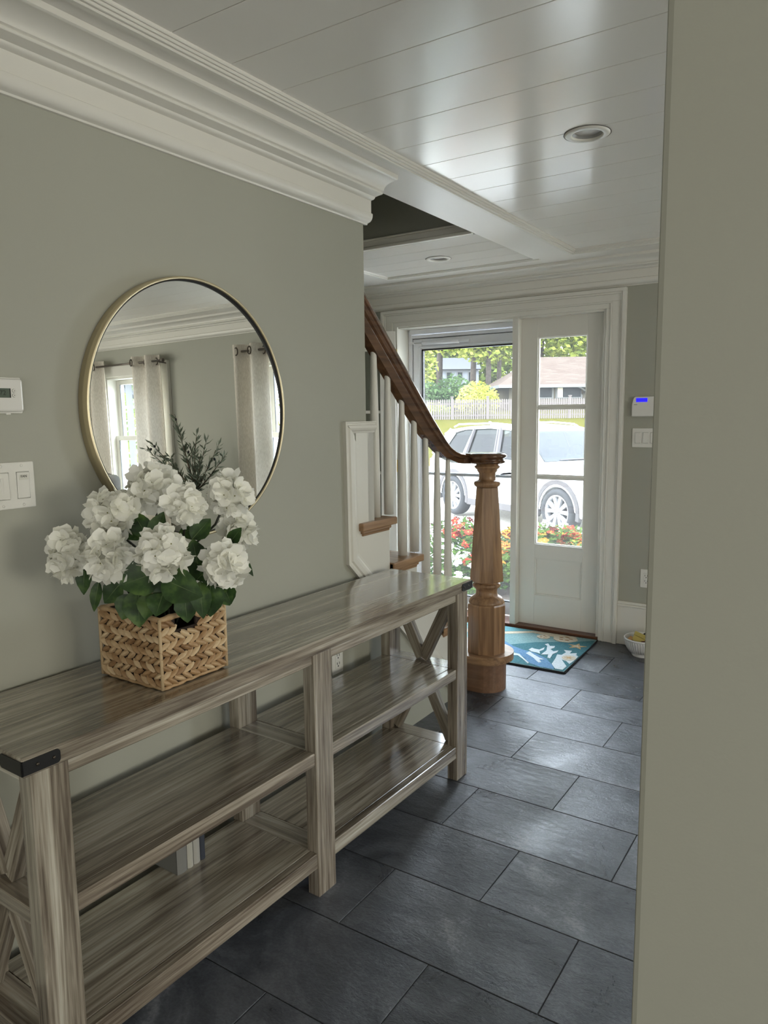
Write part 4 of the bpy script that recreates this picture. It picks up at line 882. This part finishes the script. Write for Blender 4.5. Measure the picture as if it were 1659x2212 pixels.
for D, z in prof: v += [E(-45, D, z), E(60, D, z)]
for i in range(len(prof)-1): f.append((2*i, 2*i+1, 2*i+3, 2*i+2))
struct(mesh('lawn', v, f, M_grass), 'grassy slope rising to the picket fence')
struct(mesh('grass_verge', [(-9.5, 5.2, GZ), (-4.9, 5.2, GZ), (-4.95, 7.5, GZ), (-5.15, 9.2, GZ), (-9.5, 11.2, GZ)], [(0, 1, 2, 3, 4)], noisy('verge_grass', [(.3, (0.0372, 0.0527, 0.00744, 1)), (.7, (0.062, 0.0775, 0.01364, 1))], 8, .95, bstr=.6, bdist=.03, bscale=60)), 'strip of grass beside the flower bed')
stp = tag(boxes('door_step', [(-3.2, -1.3, 4.87, 5.5, -.40, -.12)], noisy('step_brick', [(.3, (0.0372, 0.0186, 0.01488, 1)), (.7, (0.0558, 0.031, 0.0248, 1))], 30, .9)), 'reddish step outside the storm door', 'step')
struct(boxes('wall_outside', [(-6.5, -2.95, 4.835, 4.86, -.4, 5.3), (-1.38, .035, 4.835, 4.86, -.4, 5.3), (.915, 2.07, 4.835, 4.86, -.4, 5.3), (2.95, 6, 4.835, 4.86, -.4, 5.3), (-2.95, -1.38, 4.835, 4.86, 2.12, 5.3), (.035, .915, 4.835, 4.86, 1.99, 5.3), (2.07, 2.95, 4.835, 4.86, 1.99, 5.3), (.035, .915, 4.835, 4.86, -.4, .7), (2.07, 2.95, 4.835, 4.86, -.4, .7), (-2.95, -1.38, 4.835, 4.87, -.4, -.01)], mat('siding', (.6, .6, .58), .7)))
# ---------- flower bed: single plants
bed = tag(mesh('flower_bed', [(-5.1, 5.9, GZ+.015), (-3.0, 5.9, GZ+.015), (-2.55, 8.2, GZ+.015), (-2.9, 10.0, GZ+.015), (-4.3, 10.2, GZ+.015), (-5.0, 9.0, GZ+.015)], [(0, 1, 2, 3, 4, 5)], noisy('mulch', [(.3, (.02, .016, .012, 1)), (.7, (.045, .036, .027, 1))], 30, .95)), 'mulched flower bed outside the door', 'flower bed')
M_bleaf = leafy('bedding_leaf', [(.3, (0.0186, 0.0372, 0.0062, 1)), (.7, (0.0558, 0.0868, 0.0186, 1))], .3, 9)
def flat_leaf(bm, p, d, l, w_, mi=0):
    d = d.normalized(); s = d.cross(Vector((rnd.uniform(-.5, .5), rnd.uniform(-.5, .5), 1))).normalized(); n = s.cross(d)
    a = bm.verts.new(p); b1 = bm.verts.new(p+d*l*.5+s*w_*.5+n*l*.08); b2 = bm.verts.new(p+d*l*.5-s*w_*.5+n*l*.08); c = bm.verts.new(p+d*l-n*l*.1)
    for f_ in (bm.faces.new((a, b1, c)), bm.faces.new((a, c, b2))): f_.material_index = mi
def bloom_mesh(name, r_, mt, me_):
    bm = bmesh.new()
    for k in range(5):
        a = k*2*math.pi/5; g_ = []
        for (u, w_) in ((.1, .1), (.55, .36), (.85, .38), (1.05, .12)):
            g_.append([bm.verts.new((r_*(u*math.cos(a)-q*w_*math.sin(a)), r_*(u*math.sin(a)+q*w_*math.cos(a)), .12*r_*math.sin(u*3))) for q in (-1, 1)])
        for A, B in zip(g_, g_[1:]): bm.faces.new((A[0], B[0], B[1], A[1]))
    c = [bm.verts.new((.16*r_*math.cos(t), .16*r_*math.sin(t), .1*r_)) for t in [i*math.pi/3 for i in range(6)]]; bm.faces.new(c).material_index = 1
    me = bpy.data.meshes.new(name); bm.to_mesh(me); bm.free(); me.materials.append(mt); me.materials.append(me_); return me
M_y = mat('bloom_eye', lin(230, 190, 60), .6)
kinds = {'white': ('white_impatiens', mat('bloom_white', (.86, .87, .84), .6)), 'orange': ('orange_marigold', mat('bloom_orange', (0.186, 0.0465, 0.00744, 1), .6)), 'red': ('red_begonia', mat('bloom_red', (0.1364, 0.0155, 0.00868, 1), .6)), 'yellow': ('yellow_marigold', mat('bloom_yellow', (0.2108, 0.1178, 0.0124, 1), .6))}
protos = {}
for kk, (nm, mt) in kinds.items():
    bme = bloom_mesh('blossom', .036, mt, M_y)
    bm = bmesh.new()
    for i in range(130):
        a, r_ = rnd.uniform(0, 6.28), .17*math.sqrt(rnd.random()); p = Vector((r_*math.cos(a), r_*math.sin(a), rnd.uniform(.03, .24-.3*r_)))
        flat_leaf(bm, p, Vector((math.cos(a)+rnd.uniform(-.6, .6), math.sin(a)+rnd.uniform(-.6, .6), rnd.uniform(-.2, .9))), rnd.uniform(.05, .09), rnd.uniform(.025, .045))
    me = bpy.data.meshes.new('foliage'); bm.to_mesh(me); bm.free(); me.materials.append(M_bleaf)
    protos[kk] = (nm, me, bme)
glab = {'white': 'white-blossomed bedding plant in the flower bed outside the storm door', 'orange': 'orange-blossomed bedding plant in the flower bed outside the door', 'red': 'red-blossomed bedding plant in the flower bed outside the door', 'yellow': 'yellow-blossomed bedding plant in the flower bed outside the sidelight'}
def plant(kk, x, y, sc):
    nm, fm, bme = protos[kk]
    t = thing(nm, glab[kk], 'flower plant', (x, y, GZ+.015), rnd.uniform(0, 6), kk+' bedding plants outside the door'); t.scale = (sc, sc, sc)
    fo = newobj('foliage', fm, None, t); fo['kind'] = 'stuff'
    for i in range(9 if kk == 'white' else 11):
        a, r_ = rnd.uniform(0, 6.28), .17*math.sqrt(rnd.random())
        newobj('blossom', bme, None, t, (r_*math.cos(a), r_*math.sin(a), .265-.45*r_+rnd.uniform(-.02, .02)), (rnd.uniform(-.6, .6)+.35, rnd.uniform(-.6, .6), rnd.uniform(0, 6)))
for kk, pts in (('white', [(-4.35, 6.4), (-4.0, 6.3), (-3.65, 6.35), (-4.6, 6.8), (-4.25, 6.85), (-3.9, 6.8), (-3.55, 6.75), (-4.75, 7.25), (-4.4, 7.3), (-4.05, 7.3), (-3.7, 7.15), (-4.85, 7.75), (-4.5, 7.8), (-4.15, 7.75), (-3.3, 6.3), (-4.7, 8.25), (-3.75, 9.7), (-3.45, 9.75), (-3.15, 9.6), (-3.95, 9.95), (-3.6, 10.05)]),
    ('red', [(-4.75, 8.7), (-4.45, 8.55), (-4.15, 8.35), (-3.85, 8.0), (-3.5, 7.5), (-3.3, 7.0), (-4.85, 9.05), (-4.5, 9.0), (-3.5, 8.9), (-3.2, 8.8), (-3.25, 9.15)]),
    ('orange', [(-3.2, 7.55), (-3.0, 7.0), (-3.55, 8.0), (-3.25, 8.1), (-3.0, 7.6), (-3.8, 8.5), (-3.5, 8.5), (-3.75, 9.1), (-3.0, 8.9), (-2.95, 8.4)]), ('yellow', [(-3.75, 8.85), (-3.45, 9.25), (-3.1, 9.3), (-2.8, 8.8), (-3.9, 9.3)])):
    for x, y in pts: plant(kk, x+rnd.uniform(-.06, .06), y+rnd.uniform(-.06, .06), rnd.uniform(.95, 1.3)*(1.25 if kk != 'white' else 1.1))

# ---------- white SUV
car = thing('car', 'white SUV parked on the driveway outside the front door', 'car', (-4.76, 12.185, GZ), R(-28.5))
M_cw = mat('car_paint', (.62, .63, .64), .3, coat=.3); M_clad = mat('grey_cladding', (.055, .05, .05), .7, spec=.1); M_tyre = mat('tyre_rubber', (.022, .022, .023), .8, spec=.1); M_alloy = mat('alloy', (.30, .30, .31), .35, .3)
def arc(cx, cz, r_, a0, a1, n=12): return [(cx+r_*math.cos(R(a0+(a1-a0)*i/n)), cz+r_*math.sin(R(a0+(a1-a0)*i/n))) for i in range(n+1)]
FXW, RXW, WR = 1.435, -1.435, .365
body = [(-2.22, .42), (-2.27, .60), (-2.25, .95), (-2.16, 1.10), (.98, 1.10), (1.35, 1.075), (1.85, 1.0), (2.15, .90), (2.30, .72), (2.33, .50), (2.25, .32)]
body += arc(FXW, .365, .43, -8, 188, 14)[0:] + [(FXW-.46, .27), (RXW+.46, .27)]+arc(RXW, .365, .43, -8, 188, 14)+[(-2.15, .34)]
extrude('body', [(x, -.91, z) for x, z in body], (0, 1.82, 0), M_cw, car, .045, 3, True)
# cabin: roof, pillars, glass
def tpr(x, z, side):            # tumblehome
    k_ = (z-1.09)/.50; return (x, side*(.885-.17*max(0, k_)), z)
roofp = [(-1.98, 1.50), (-1.75, 1.575), (-1.2, 1.63), (-.5, 1.655), (.1, 1.625), (.32, 1.585)]
bm = bmesh.new(); rows_ = []
for x, z in roofp:
    rows_.append([bm.verts.new((x, y_*.735, z+.022*(1-y_*y_))) for y_ in (-1, -.6, 0, .6, 1)]+[bm.verts.new((x, y_*.735, z-.05)) for y_ in (1, -1)])
for A, B in zip(rows_, rows_[1:]):
    for i in range(7): bm.faces.new((A[i], A[(i+1) % 7], B[(i+1) % 7], B[i]))
bm.faces.new(rows_[0][::-1]); bm.faces.new(rows_[-1]); from_bm('roof', bm, M_cw, car, smooth=True)
for sd_ in (-1, 1):
    # belt line, roof rail frame, pillars as solid bars
    def bar(name, a, b, w_, mt, par=car):
        return tube(name, [tpr(*a, sd_), tpr(*b, sd_)], w_, mt, par, 6, False)
    glz = [(-1.86, 1.12), (.86, 1.12), (.25, 1.565), (-.5, 1.615), (-1.3, 1.575), (-1.66, 1.50)]
    o = mesh('side_glass', [Vector(tpr(x, z, sd_))-Vector((0, sd_*.012, 0)) for x, z in glz], [tuple(range(6))], M_carglass, car)
    for a, b, w_, mt in (((1.02, 1.10), (.30, 1.60), .042, M_cw), ((-.12, 1.11), (-.22, 1.62), .045, M_clad), ((-.20, 1.11), (-.30, 1.62), .03, M_clad), ((-1.06, 1.11), (-1.0, 1.60), .035, M_clad), ((-1.16, 1.11), (-1.02, 1.60), .014, M_alu), ((-2.08, 1.10), (-1.70, 1.54), .085, M_cw), ((-1.90, 1.11), (-1.60, 1.54), .03, M_cw)):
        bar('pillar', a, b, w_, mt)
    tube('window_trim', [tpr(x, z, sd_) for x, z in glz]+[tpr(*glz[0], sd_)], .012, M_clad, car, 5)
    tube('roof_rail', [(x, sd_*.66, z) for x, z in ((-1.75, 1.62), (-1.6, 1.67), (-.5, 1.695), (.05, 1.665), (.15, 1.63))], .014, M_alu, car, 6)
    mb = bmesh.new(); bm_box(mb, .62, .82, sd_*1.02-.11, sd_*1.02+.11, 1.06, 1.21, .045, 3); from_bm('side_mirror', mb, M_cw, car, smooth=True)
    box('sill', -.98, .98, sd_*.88-.04, sd_*.88+.05, .24, .37, M_clad, car, .015)
    for xh in (-.75, .38): box('door_handle', xh-.10, xh+.10, sd_*.915-.014, sd_*.915+.014, .93, .965, M_cw, car, .008)
    for cx in (FXW, RXW):
        bm = bmesh.new(); A = arc(cx, .365, .425, -12, 192, 16); B = arc(cx, .365, .49, -12, 192, 16)
        va = [[bm.verts.new((x, sd_*y_, z)) for x, z in q] for q, y_ in ((A, .86), (A, .925), (B, .925), (B, .86))]
        for P_, Q_ in zip(va, va[1:]+va[:1]):
            for i in range(16): bm.faces.new((P_[i], P_[i+1], Q_[i+1], Q_[i]))
        from_bm('wheel_arch', bm, M_clad, car)
        # wheel, its axle along local z turned to y
        w = lathe('wheel', [(.255, -.105), (.30, -.118), (.345, -.105), (.365, -.06), (.365, .06), (.345, .105), (.30, .118), (.255, .105), (.245, .06), (.245, -.105)], M_tyre, car, (cx, sd_*.81, .365), 40, cap=False, rot=(R(90)*(-sd_), 0, 0))
        lathe('rim', [(.256, .098), (.262, .108), (.252, .112), (.238, .10), (.232, .02)], M_alloy, w, n=40, cap=False)
        lathe('brake_disc', [(.235, .0), (.235, .01)], mat('disc_grey', (.02, .02, .022), .7, spec=.1), w, n=24)
        bm = bmesh.new()
        for k in range(5):
            for dd in (-.17, .17):
                a = k*2*math.pi/5+.31+dd; a2 = k*2*math.pi/5+.31+dd*1.75
                p0 = Vector((.05*math.cos(a), .05*math.sin(a), 0)); p1 = Vector((.245*math.cos(a2), .245*math.sin(a2), 0)); t_ = (p1-p0).normalized(); s = Vector((-t_.y, t_.x, 0))
                q = [p0-s*.022, p0+s*.022, p1+s*.031, p1-s*.031]; lo_ = [bm.verts.new(p+Vector((0, 0, .06))) for p in q]; hi_ = [bm.verts.new(p+Vector((0, 0, .096+.006*(i > 1)))) for i, p in enumerate(q)]
                bm.faces.new(hi_); bm.faces.new(lo_[::-1])
                for i in range(4): bm.faces.new((lo_[i], lo_[(i+1) % 4], hi_[(i+1) % 4], hi_[i]))
        from_bm('spokes', bm, M_alloy, w)
        hb = lathe('hub', [(.072, .06), (.072, .098), (.06, .104), (.03, .104)], M_alloy, w, n=24)
        if sd_ < 0:
            for k in range(5): lathe('lug_hole', [(.010, .1035), (.010, .1055)], M_clad, w, (.053*math.cos(k*1.2566), .053*math.sin(k*1.2566), 0), 10)
            lathe('emblem', [(.031, .1045), (.031, .1065)], mat('emblem_ring', (.10, .11, .13), .4), w, n=24)
            for k in range(4): 
                pts = [(0, 0, .1075)]+[(.022*math.cos(k*math.pi/2+.3+i*math.pi/12), .022*math.sin(k*math.pi/2+.3+i*math.pi/12), .1075) for i in range(7)]
                mesh('emblem_quarter', pts, [tuple(range(8))], mat('emblem_blue', (.08, .2, .5), .4) if k % 2 else M_alu, w)
mesh('windscreen', [(1.02, -.80, 1.105), (1.02, .80, 1.105), (.34, .70, 1.59), (.34, -.70, 1.59)], [(0, 1, 2, 3)], M_wind, car)
mesh('rear_glass', [(-2.14, -.75, 1.12), (-2.14, .75, 1.12), (-1.93, .66, 1.50), (-1.93, -.66, 1.50)], [(0, 3, 2, 1)], M_carglass, car)
box('dashboard', .55, 1.0, -.78, .78, 1.02, 1.13, M_clad, car, .02)
tube('steering_wheel', [(.38+.09*math.sin(a)*.4, .38+.18*math.cos(a), 1.17+.16*math.sin(a)) for a in [2*math.pi*i/20 for i in range(21)]], .014, M_tyre, car, 6)
for x, ys in ((-.15, (-.38, .38)), (-1.0, (-.45, 0, .45))):
    for y_ in ys:
        s_ = box('seat', x-.09, x+.09, y_-.21, y_+.21, .75, 1.26, M_clad, car, .04, 2); box('headrest', x-.06-x+0, x+.05-x+.0, -.12, .12, .26, .43, M_clad, s_, .03)
box('cabin_floor', -1.9, .95, -.8, .8, 1.095, 1.104, M_clad, car)
tube('antenna', [(-1.45, 0, 1.63), (-1.52, 0, 1.70), (-1.56, 0, 1.71)], [.03, .018, .006], M_cw, car, 8)
for sd_ in (-1, 1): box('headlight', 2.12, 2.29, sd_*.70-.16, sd_*.70+.16, .70, .84, M_wind, car, .03); box('tail_light', -2.285, -2.20, sd_*.78-.12, sd_*.78+.12, .82, 1.02, mat('tail_red', (.4, .02, .02), .3), car, .02)
for a, b in (((1.02, -.5, 1.125), (1.0, .2, 1.12)), ((1.02, .1, 1.125), (1.0, .7, 1.12))): tube('wiper', [a, b], .009, M_clad, car, 5)
for x in (-1.05, .86, -.15): box('door_seam', x-.004, x+.004, -.9125, -.90, .42, 1.08, M_clad, car)

# ---------- picket fence
M_fence = mat('fence_wood', (0.08948, 0.07629, 0.06962, 1), .85)
fn = thing('picket_fence', 'pale wooden picket fence along the top of the grassy slope', 'fence', E(0, 36, 0), RZ)
FZ = 1.165
bm = bmesh.new(); pk = [(-.036, 0), (.036, 0), (.036, .93), (0, .99), (-.036, .93)]; bm_extrude(bm, [(x, 0, z) for x, z in pk], (0, .02, 0))
pme = bpy.data.meshes.new('picket'); bmesh.ops.recalc_face_normals(bm, faces=bm.faces); bm.to_mesh(pme); bm.free(); pme.materials.append(M_fence)
for i in range(118): newobj('picket', pme, None, fn, (-.3+i*.107, 0, FZ))
for z in (.16, .72): box('rail', -.4, 12.4, .022, .062, FZ+z, FZ+z+.08, M_fence, fn)
for s in (.85, 3.37, 5.1, 7.2, 9.1, 11.5):
    p_ = box('post', s-.055, s+.055, -.02, .09, FZ-.1, FZ+1.08, M_fence, fn); box('post_cap', -.075, .075, -.075, .075, .59, .63, M_fence, p_)
# ---------- beige house
M_stucco = mat('house_wall', (0.07421, 0.06574, 0.04877, 1), .85); M_shw = mat('house_white', (.11, .11, .105), .7)
def shingles():
    M = mat('roof_shingles', (1, 1, 1), .9); v = coords(M, (1, 1, 1), False)
    b = N(M, 'TexBrick'); b.inputs['Scale'].default_value = 1; b.inputs['Brick Width'].default_value = .5; b.inputs['Row Height'].default_value = .2; b.inputs['Mortar Size'].default_value = .012
    b.inputs['Color1'].default_value = (0.05928, 0.04584, 0.03636, 1); b.inputs['Color2'].default_value = (0.04743, 0.03478, 0.02766, 1); b.inputs['Mortar'].default_value = (0.03556, 0.02608, 0.02134, 1); L(M, v, b.inputs[0]); L(M, b.outputs[0], P(M).inputs['Base Color']); return M
hs = thing('house', 'beige single-storey house with tan shingle roof behind the fence', 'house', E(0, 42.6, 0), RZ)
box('wall', 7.25, 19, 0, 7, 1.3, 3.05, M_stucco, hs)
mesh('roof', [(6.55, -.7, 3.02), (19.6, -.7, 3.02), (19.6, 3.6, 4.85), (9.6, 3.6, 4.85), (6.55, 7.6, 3.02), (19.6, 7.6, 3.02)], [(0, 1, 2, 3), (0, 3, 4), (4, 3, 2, 5)], shingles(), hs)
boxes('fascia', [(6.55, 19.6, -.72, -.66, 2.86, 3.03), (6.55, 6.61, -.7, 7.6, 2.86, 3.03), (6.6, 19.6, -.68, 0, 2.90, 2.94)], M_shw, hs)
M_pane = mat('dark_pane', (.010, .012, .013), .3, spec=.1)
for a, b in ((8.5, 9.7), (10.0, 11.35), (8.5-.0, 8.5)): 
    if b > a: w_ = boxes('window', [(a-.1, b+.1, -.05, 0, 2.25, 2.32), (a-.1, b+.1, -.05, 0, 2.86, 2.95), (a-.1, a, -.05, 0, 2.3, 2.9), (b, b+.1, -.05, 0, 2.3, 2.9)], M_shw, hs); box('pane', a, b, -.03, -.02, 2.32, 2.86, M_pane, w_); box('drape', a+.02, a+.32, -.036, -.03, 2.32, 2.86, M_lin, w_)
tube('downspout', [(11.0, -.66, 2.90), (11.25, -.55, 2.80), (11.75, -.1, 2.55), (11.85, -.06, 2.4), (11.85, -.06, 1.4)], .05, M_shw, hs, 8)
lt = lathe('wall_lantern', [(.02, .02), (.06, .06), (.09, .25), (.10, .27), (.03, .36), (.01, .40)], M_bronze, hs, (11.62-.2, -.14, 2.45), 8)
box('lantern_arm', -.02, .02, 0, .14, .2, .24, M_bronze, lt)
mesh('gable_roof', [(11.9, -2.2, 3.05), (15.5, -2.2, 3.05), (13.7, -2.2, 4.3), (11.9, 1.5, 3.05), (15.5, 1.5, 3.05), (13.7, 3.2, 4.3)], [(0, 2, 5, 3), (2, 1, 4, 5), (0, 1, 2)], bpy.data.materials['roof_shingles'], hs)
# ---------- far white house
fh = thing('house', 'distant white two-storey house seen between the trees', 'house', E(0, 75, 0), RZ)
box('wall', 5.9, 9.7, 0, 6, 2.5, 5.85, mat('far_wall', (0.1296, 0.1355, 0.1531, 1), .8), fh)
mesh('roof', [(5.7, -.4, 5.85), (9.9, -.4, 5.85), (9.9, 3, 7.2), (5.7, 3, 7.2), (5.7, 6.4, 5.85), (9.9, 6.4, 5.85)], [(0, 1, 2, 3), (3, 2, 5, 4), (0, 3, 4), (1, 5, 2)], mat('far_roof', (.05, .05, .055, 1), .9), fh)
for a in (6.4, 7.5, 8.6): w_ = box('window', a, a+.62, -.06, 0, 4.6, 5.6, M_shw, fh); box('pane', -.22, .22, -.045, -.03, -.44, .44, M_pane, w_)
# ---------- trees and shrubs
M_f = [leafy('tree_leaves_%s' % n, [(.3, (*[x*.28 for x in lin(*a)[:3]], 1)), (.7, (*[x*.46 for x in lin(*b)[:3]], 1))], .35, .6) for n, a, b in (('bright', (158, 176, 66), (206, 214, 104)), ('mid', (118, 146, 62), (170, 188, 92)), ('dark', (62, 88, 54), (104, 128, 80)), ('yellow', (204, 204, 70), (232, 230, 120)))]
M_tk = noisy('tree_bark', [(.3, (0.03906, 0.03125, 0.02455, 1)), (.7, (0.0837, 0.06919, 0.05803, 1))], 6, .95)
def leafcloud(name, lobes, n, size, mt, par):
    bm = bmesh.new(); tot = sum(l[3]*l[4]*l[5] for l in lobes)
    for (cx, cy, cz, rx, ry, rz) in lobes:
        for i in range(int(n*rx*ry*rz/tot)):
            d = Vector((rnd.gauss(0, 1), rnd.gauss(0, 1), rnd.gauss(0, 1))).normalized(); q = rnd.random()**.4
            p = Vector((cx+d.x*rx*q, cy+d.y*ry*q, cz+d.z*rz*q)); s = size*rnd.uniform(.6, 1.25)
            a = Vector((rnd.uniform(-1, 1), rnd.uniform(-1, 1), rnd.uniform(-.5, .5))).normalized(); b = a.cross(Vector((rnd.uniform(-1, 1), rnd.uniform(-1, 1), rnd.uniform(-1, 1)))).normalized()
            bm.faces.new([bm.verts.new(p+a*s*u+b*s*w_) for u, w_ in ((-.5, 0), (0, -.3), (.55, 0), (0, .3))])
    o = from_bm(name, bm, mt, par); o['kind'] = 'stuff'; return o
def tree(lab, s, D, z0, h, r_, kind, trunk_r=.22, nm='tree', n=2600, size=.42, low=.3):
    t = thing(nm, lab, 'tree', E(s, D, z0), RZ, 'trees beyond the fence'); n = int(n*3.2); size *= .88
    tube('trunk', [(0, 0, -.3), (.1, 0, h*.3), (-.1, 0, h*.6), (0, 0, h*.85)], [trunk_r*1.2, trunk_r, trunk_r*.7, trunk_r*.3], M_tk, t, 9)
    for k in range(4): a = k*1.6; tube('limb', [(0, 0, h*(.35+.08*k)), (r_*.35*math.cos(a), r_*.35*math.sin(a), h*(.5+.08*k)), (r_*.7*math.cos(a), r_*.7*math.sin(a), h*(.6+.08*k))], [trunk_r*.5, trunk_r*.35, trunk_r*.12], M_tk, t, 6)
    lb = [(rnd.uniform(-.5, .5)*r_, rnd.uniform(-.4, .4)*r_, h*(low+.12+(.95-low-.12)*k/6), r_*rnd.uniform(.55, .85), r_*.6, h*.15) for k in range(7)]
    leafcloud('crown', lb, n, size, M_f[kind], t); return t
tree('tall bright-leaved tree behind the fence at the left of the storm door glass', 1.9, 46, 1.8, 11, 2.2, 0, .16, low=.10)
tree('bare-trunked tall tree above the yellow shrub', 6.4, 53, 2.0, 13, 3.6, 0, .19, low=.24)
tree('second bare-trunked tall tree beside the thickest trunk, above the shrub', 7.35, 52, 2.1, 14, 3.4, 1, .17, low=.26)
tree('slim-trunked tree nearest the beige house gable', 8.4, 54, 2.2, 14, 3.4, 0, .15, low=.22)
tree('tall mid-green tree behind the white far house', 4.4, 58, 2.4, 15, 4.2, 0, .22, low=.24)
tree('dense dark tree behind the beige house roof', 11.8, 56, 2.4, 15, 4.4, 1, .22, low=.2, n=3400)
tree('bright tree behind the right end of the beige house roof', 15.6, 55, 2.4, 15, 4.4, 0, .3, low=.2, n=3400)
tree('far leafy tree filling the gap over the far house', 8.0, 90, 4, 26, 9, 1, .4, n=3400, size=.9, low=-.1)
tree('far leafy tree behind the left tree', 0.5, 88, 4, 24, 9, 1, .5, n=3400, size=.9, low=-.1)
tree('far leafy tree high behind the beige house', 19, 85, 4, 26, 10, 0, .5, n=3400, size=.9, low=-.1)
tree('far leafy tree at the back between house and trunks', 13, 88, 4, 26, 9, 1, .5, n=3400, size=.9, low=-.1)
def shrub(nm, lab, s, D, z0, rx, ry, rz, kind, n=1500, size=.22):
    t = thing(nm, lab, 'shrub', E(s, D, z0), RZ, 'shrubs by the fence')
    tube('stem', [(0, 0, -.1), (.05, 0, rz*.9)], [.06, .03], M_tk, t, 6); tube('stem', [(0, 0, -.1), (-.3, .1, rz*.9)], [.05, .02], M_tk, t, 6)
    leafcloud('foliage', [(0, 0, rz*.95, rx, ry, rz*.85), (-rx*.35, 0, rz*.7, rx*.7, ry, rz*.6), (rx*.35, 0, rz*.75, rx*.65, ry, rz*.65), (0, 0, rz*1.45, rx*.55, ry*.6, rz*.5)], n, size, M_f[kind], t)
shrub('yellow_shrub', 'round yellow-green shrub behind the picket fence', 4.75, 37.2, 1.25, 1.15, .8, .95, 3, 2000, .17)
shrub('dark_shrub', 'dark green shrub left of the yellow one behind the fence', 2.2, 40, 1.3, 1.7, 1, 1.0, 2, 2000, .24)
shrub('dark_shrub', 'dark shrub with broad leaves between the yellow shrub and the far house', 3.9, 41, 1.4, 1.5, 1, 1.15, 2, 2000, .24)
shrub('dark_shrub', 'dark shrub between the yellow shrub and the beige house', 5.75, 43, 1.5, .8, 1, .9, 2, 1500, .24)
shrub('low_shrub', 'thin pale shrub against the fence at the left of the glass', 2.6, 37, 1.2, 1.0, .4, .45, 0, 700, .16)
# ---------- seen through the mirrored window: porch, railing, hedge and lawn to the right
M_pch = mat('porch_white', (.09, .095, .10), .8)
pc = thing('porch', 'white porch with brace and railing seen through the mirrored window', 'porch', (6.4, 7.9, 0), R(-52))
box('beam', -1.6, 1.6, -.06, .06, 2.30, 2.50, M_pch, pc); boxes('roof_edge', [(-1.7, 1.7, -.4, .4, 2.5, 2.58)], M_pch, pc)
tube('brace', [(-.9, 0, 1.15), (.55, 0, 2.3)], .05, M_pch, pc, 4, False)
box('post', .20, .30, -.05, .05, GZ, 2.3, M_pch, pc)
dk = thing('deck_railing', 'grey deck railing of a neighbouring house seen through the mirrored window', 'railing', (10.6, 11.6, 0), R(-52))
box('rail', -2.4, 2.4, -.04, .04, 2.75, 2.83, M_pch, dk); box('rail', -2.4, 2.4, -.04, .04, 1.95, 2.02, M_pch, dk)
for i in range(32): box('baluster', -2.35+i*.15-.02, -2.35+i*.15+.02, -.02, .02, 2.02, 2.75, M_pch, dk)
t = thing('hedge', 'pale green hedge seen through the mirrored window', 'hedge', (13.5, 13.6, GZ), R(-52))
leafcloud('foliage', [(-2.5, 0, 1.6, 2.2, 1, 2), (0, 0, 1.9, 2.2, 1, 2.2), (2.5, 0, 1.6, 2.2, 1, 2), (0, 3, 4.0, 4, 2, 3.5)], 5000, .3, M_f[1], t)

for M in bpy.data.materials:
    if M.name in ('driveway', 'lawn_grass', 'verge_grass', 'step_brick', 'mulch', 'fence_wood', 'house_wall', 'house_white', 'roof_shingles', 'far_wall', 'far_roof', 'tree_bark', 'siding', 'porch_white', 'bedding_leaf') or M.name.startswith(('tree_leaves', 'bloom_')):
        P(M).inputs['Specular IOR Level'].default_value = .0
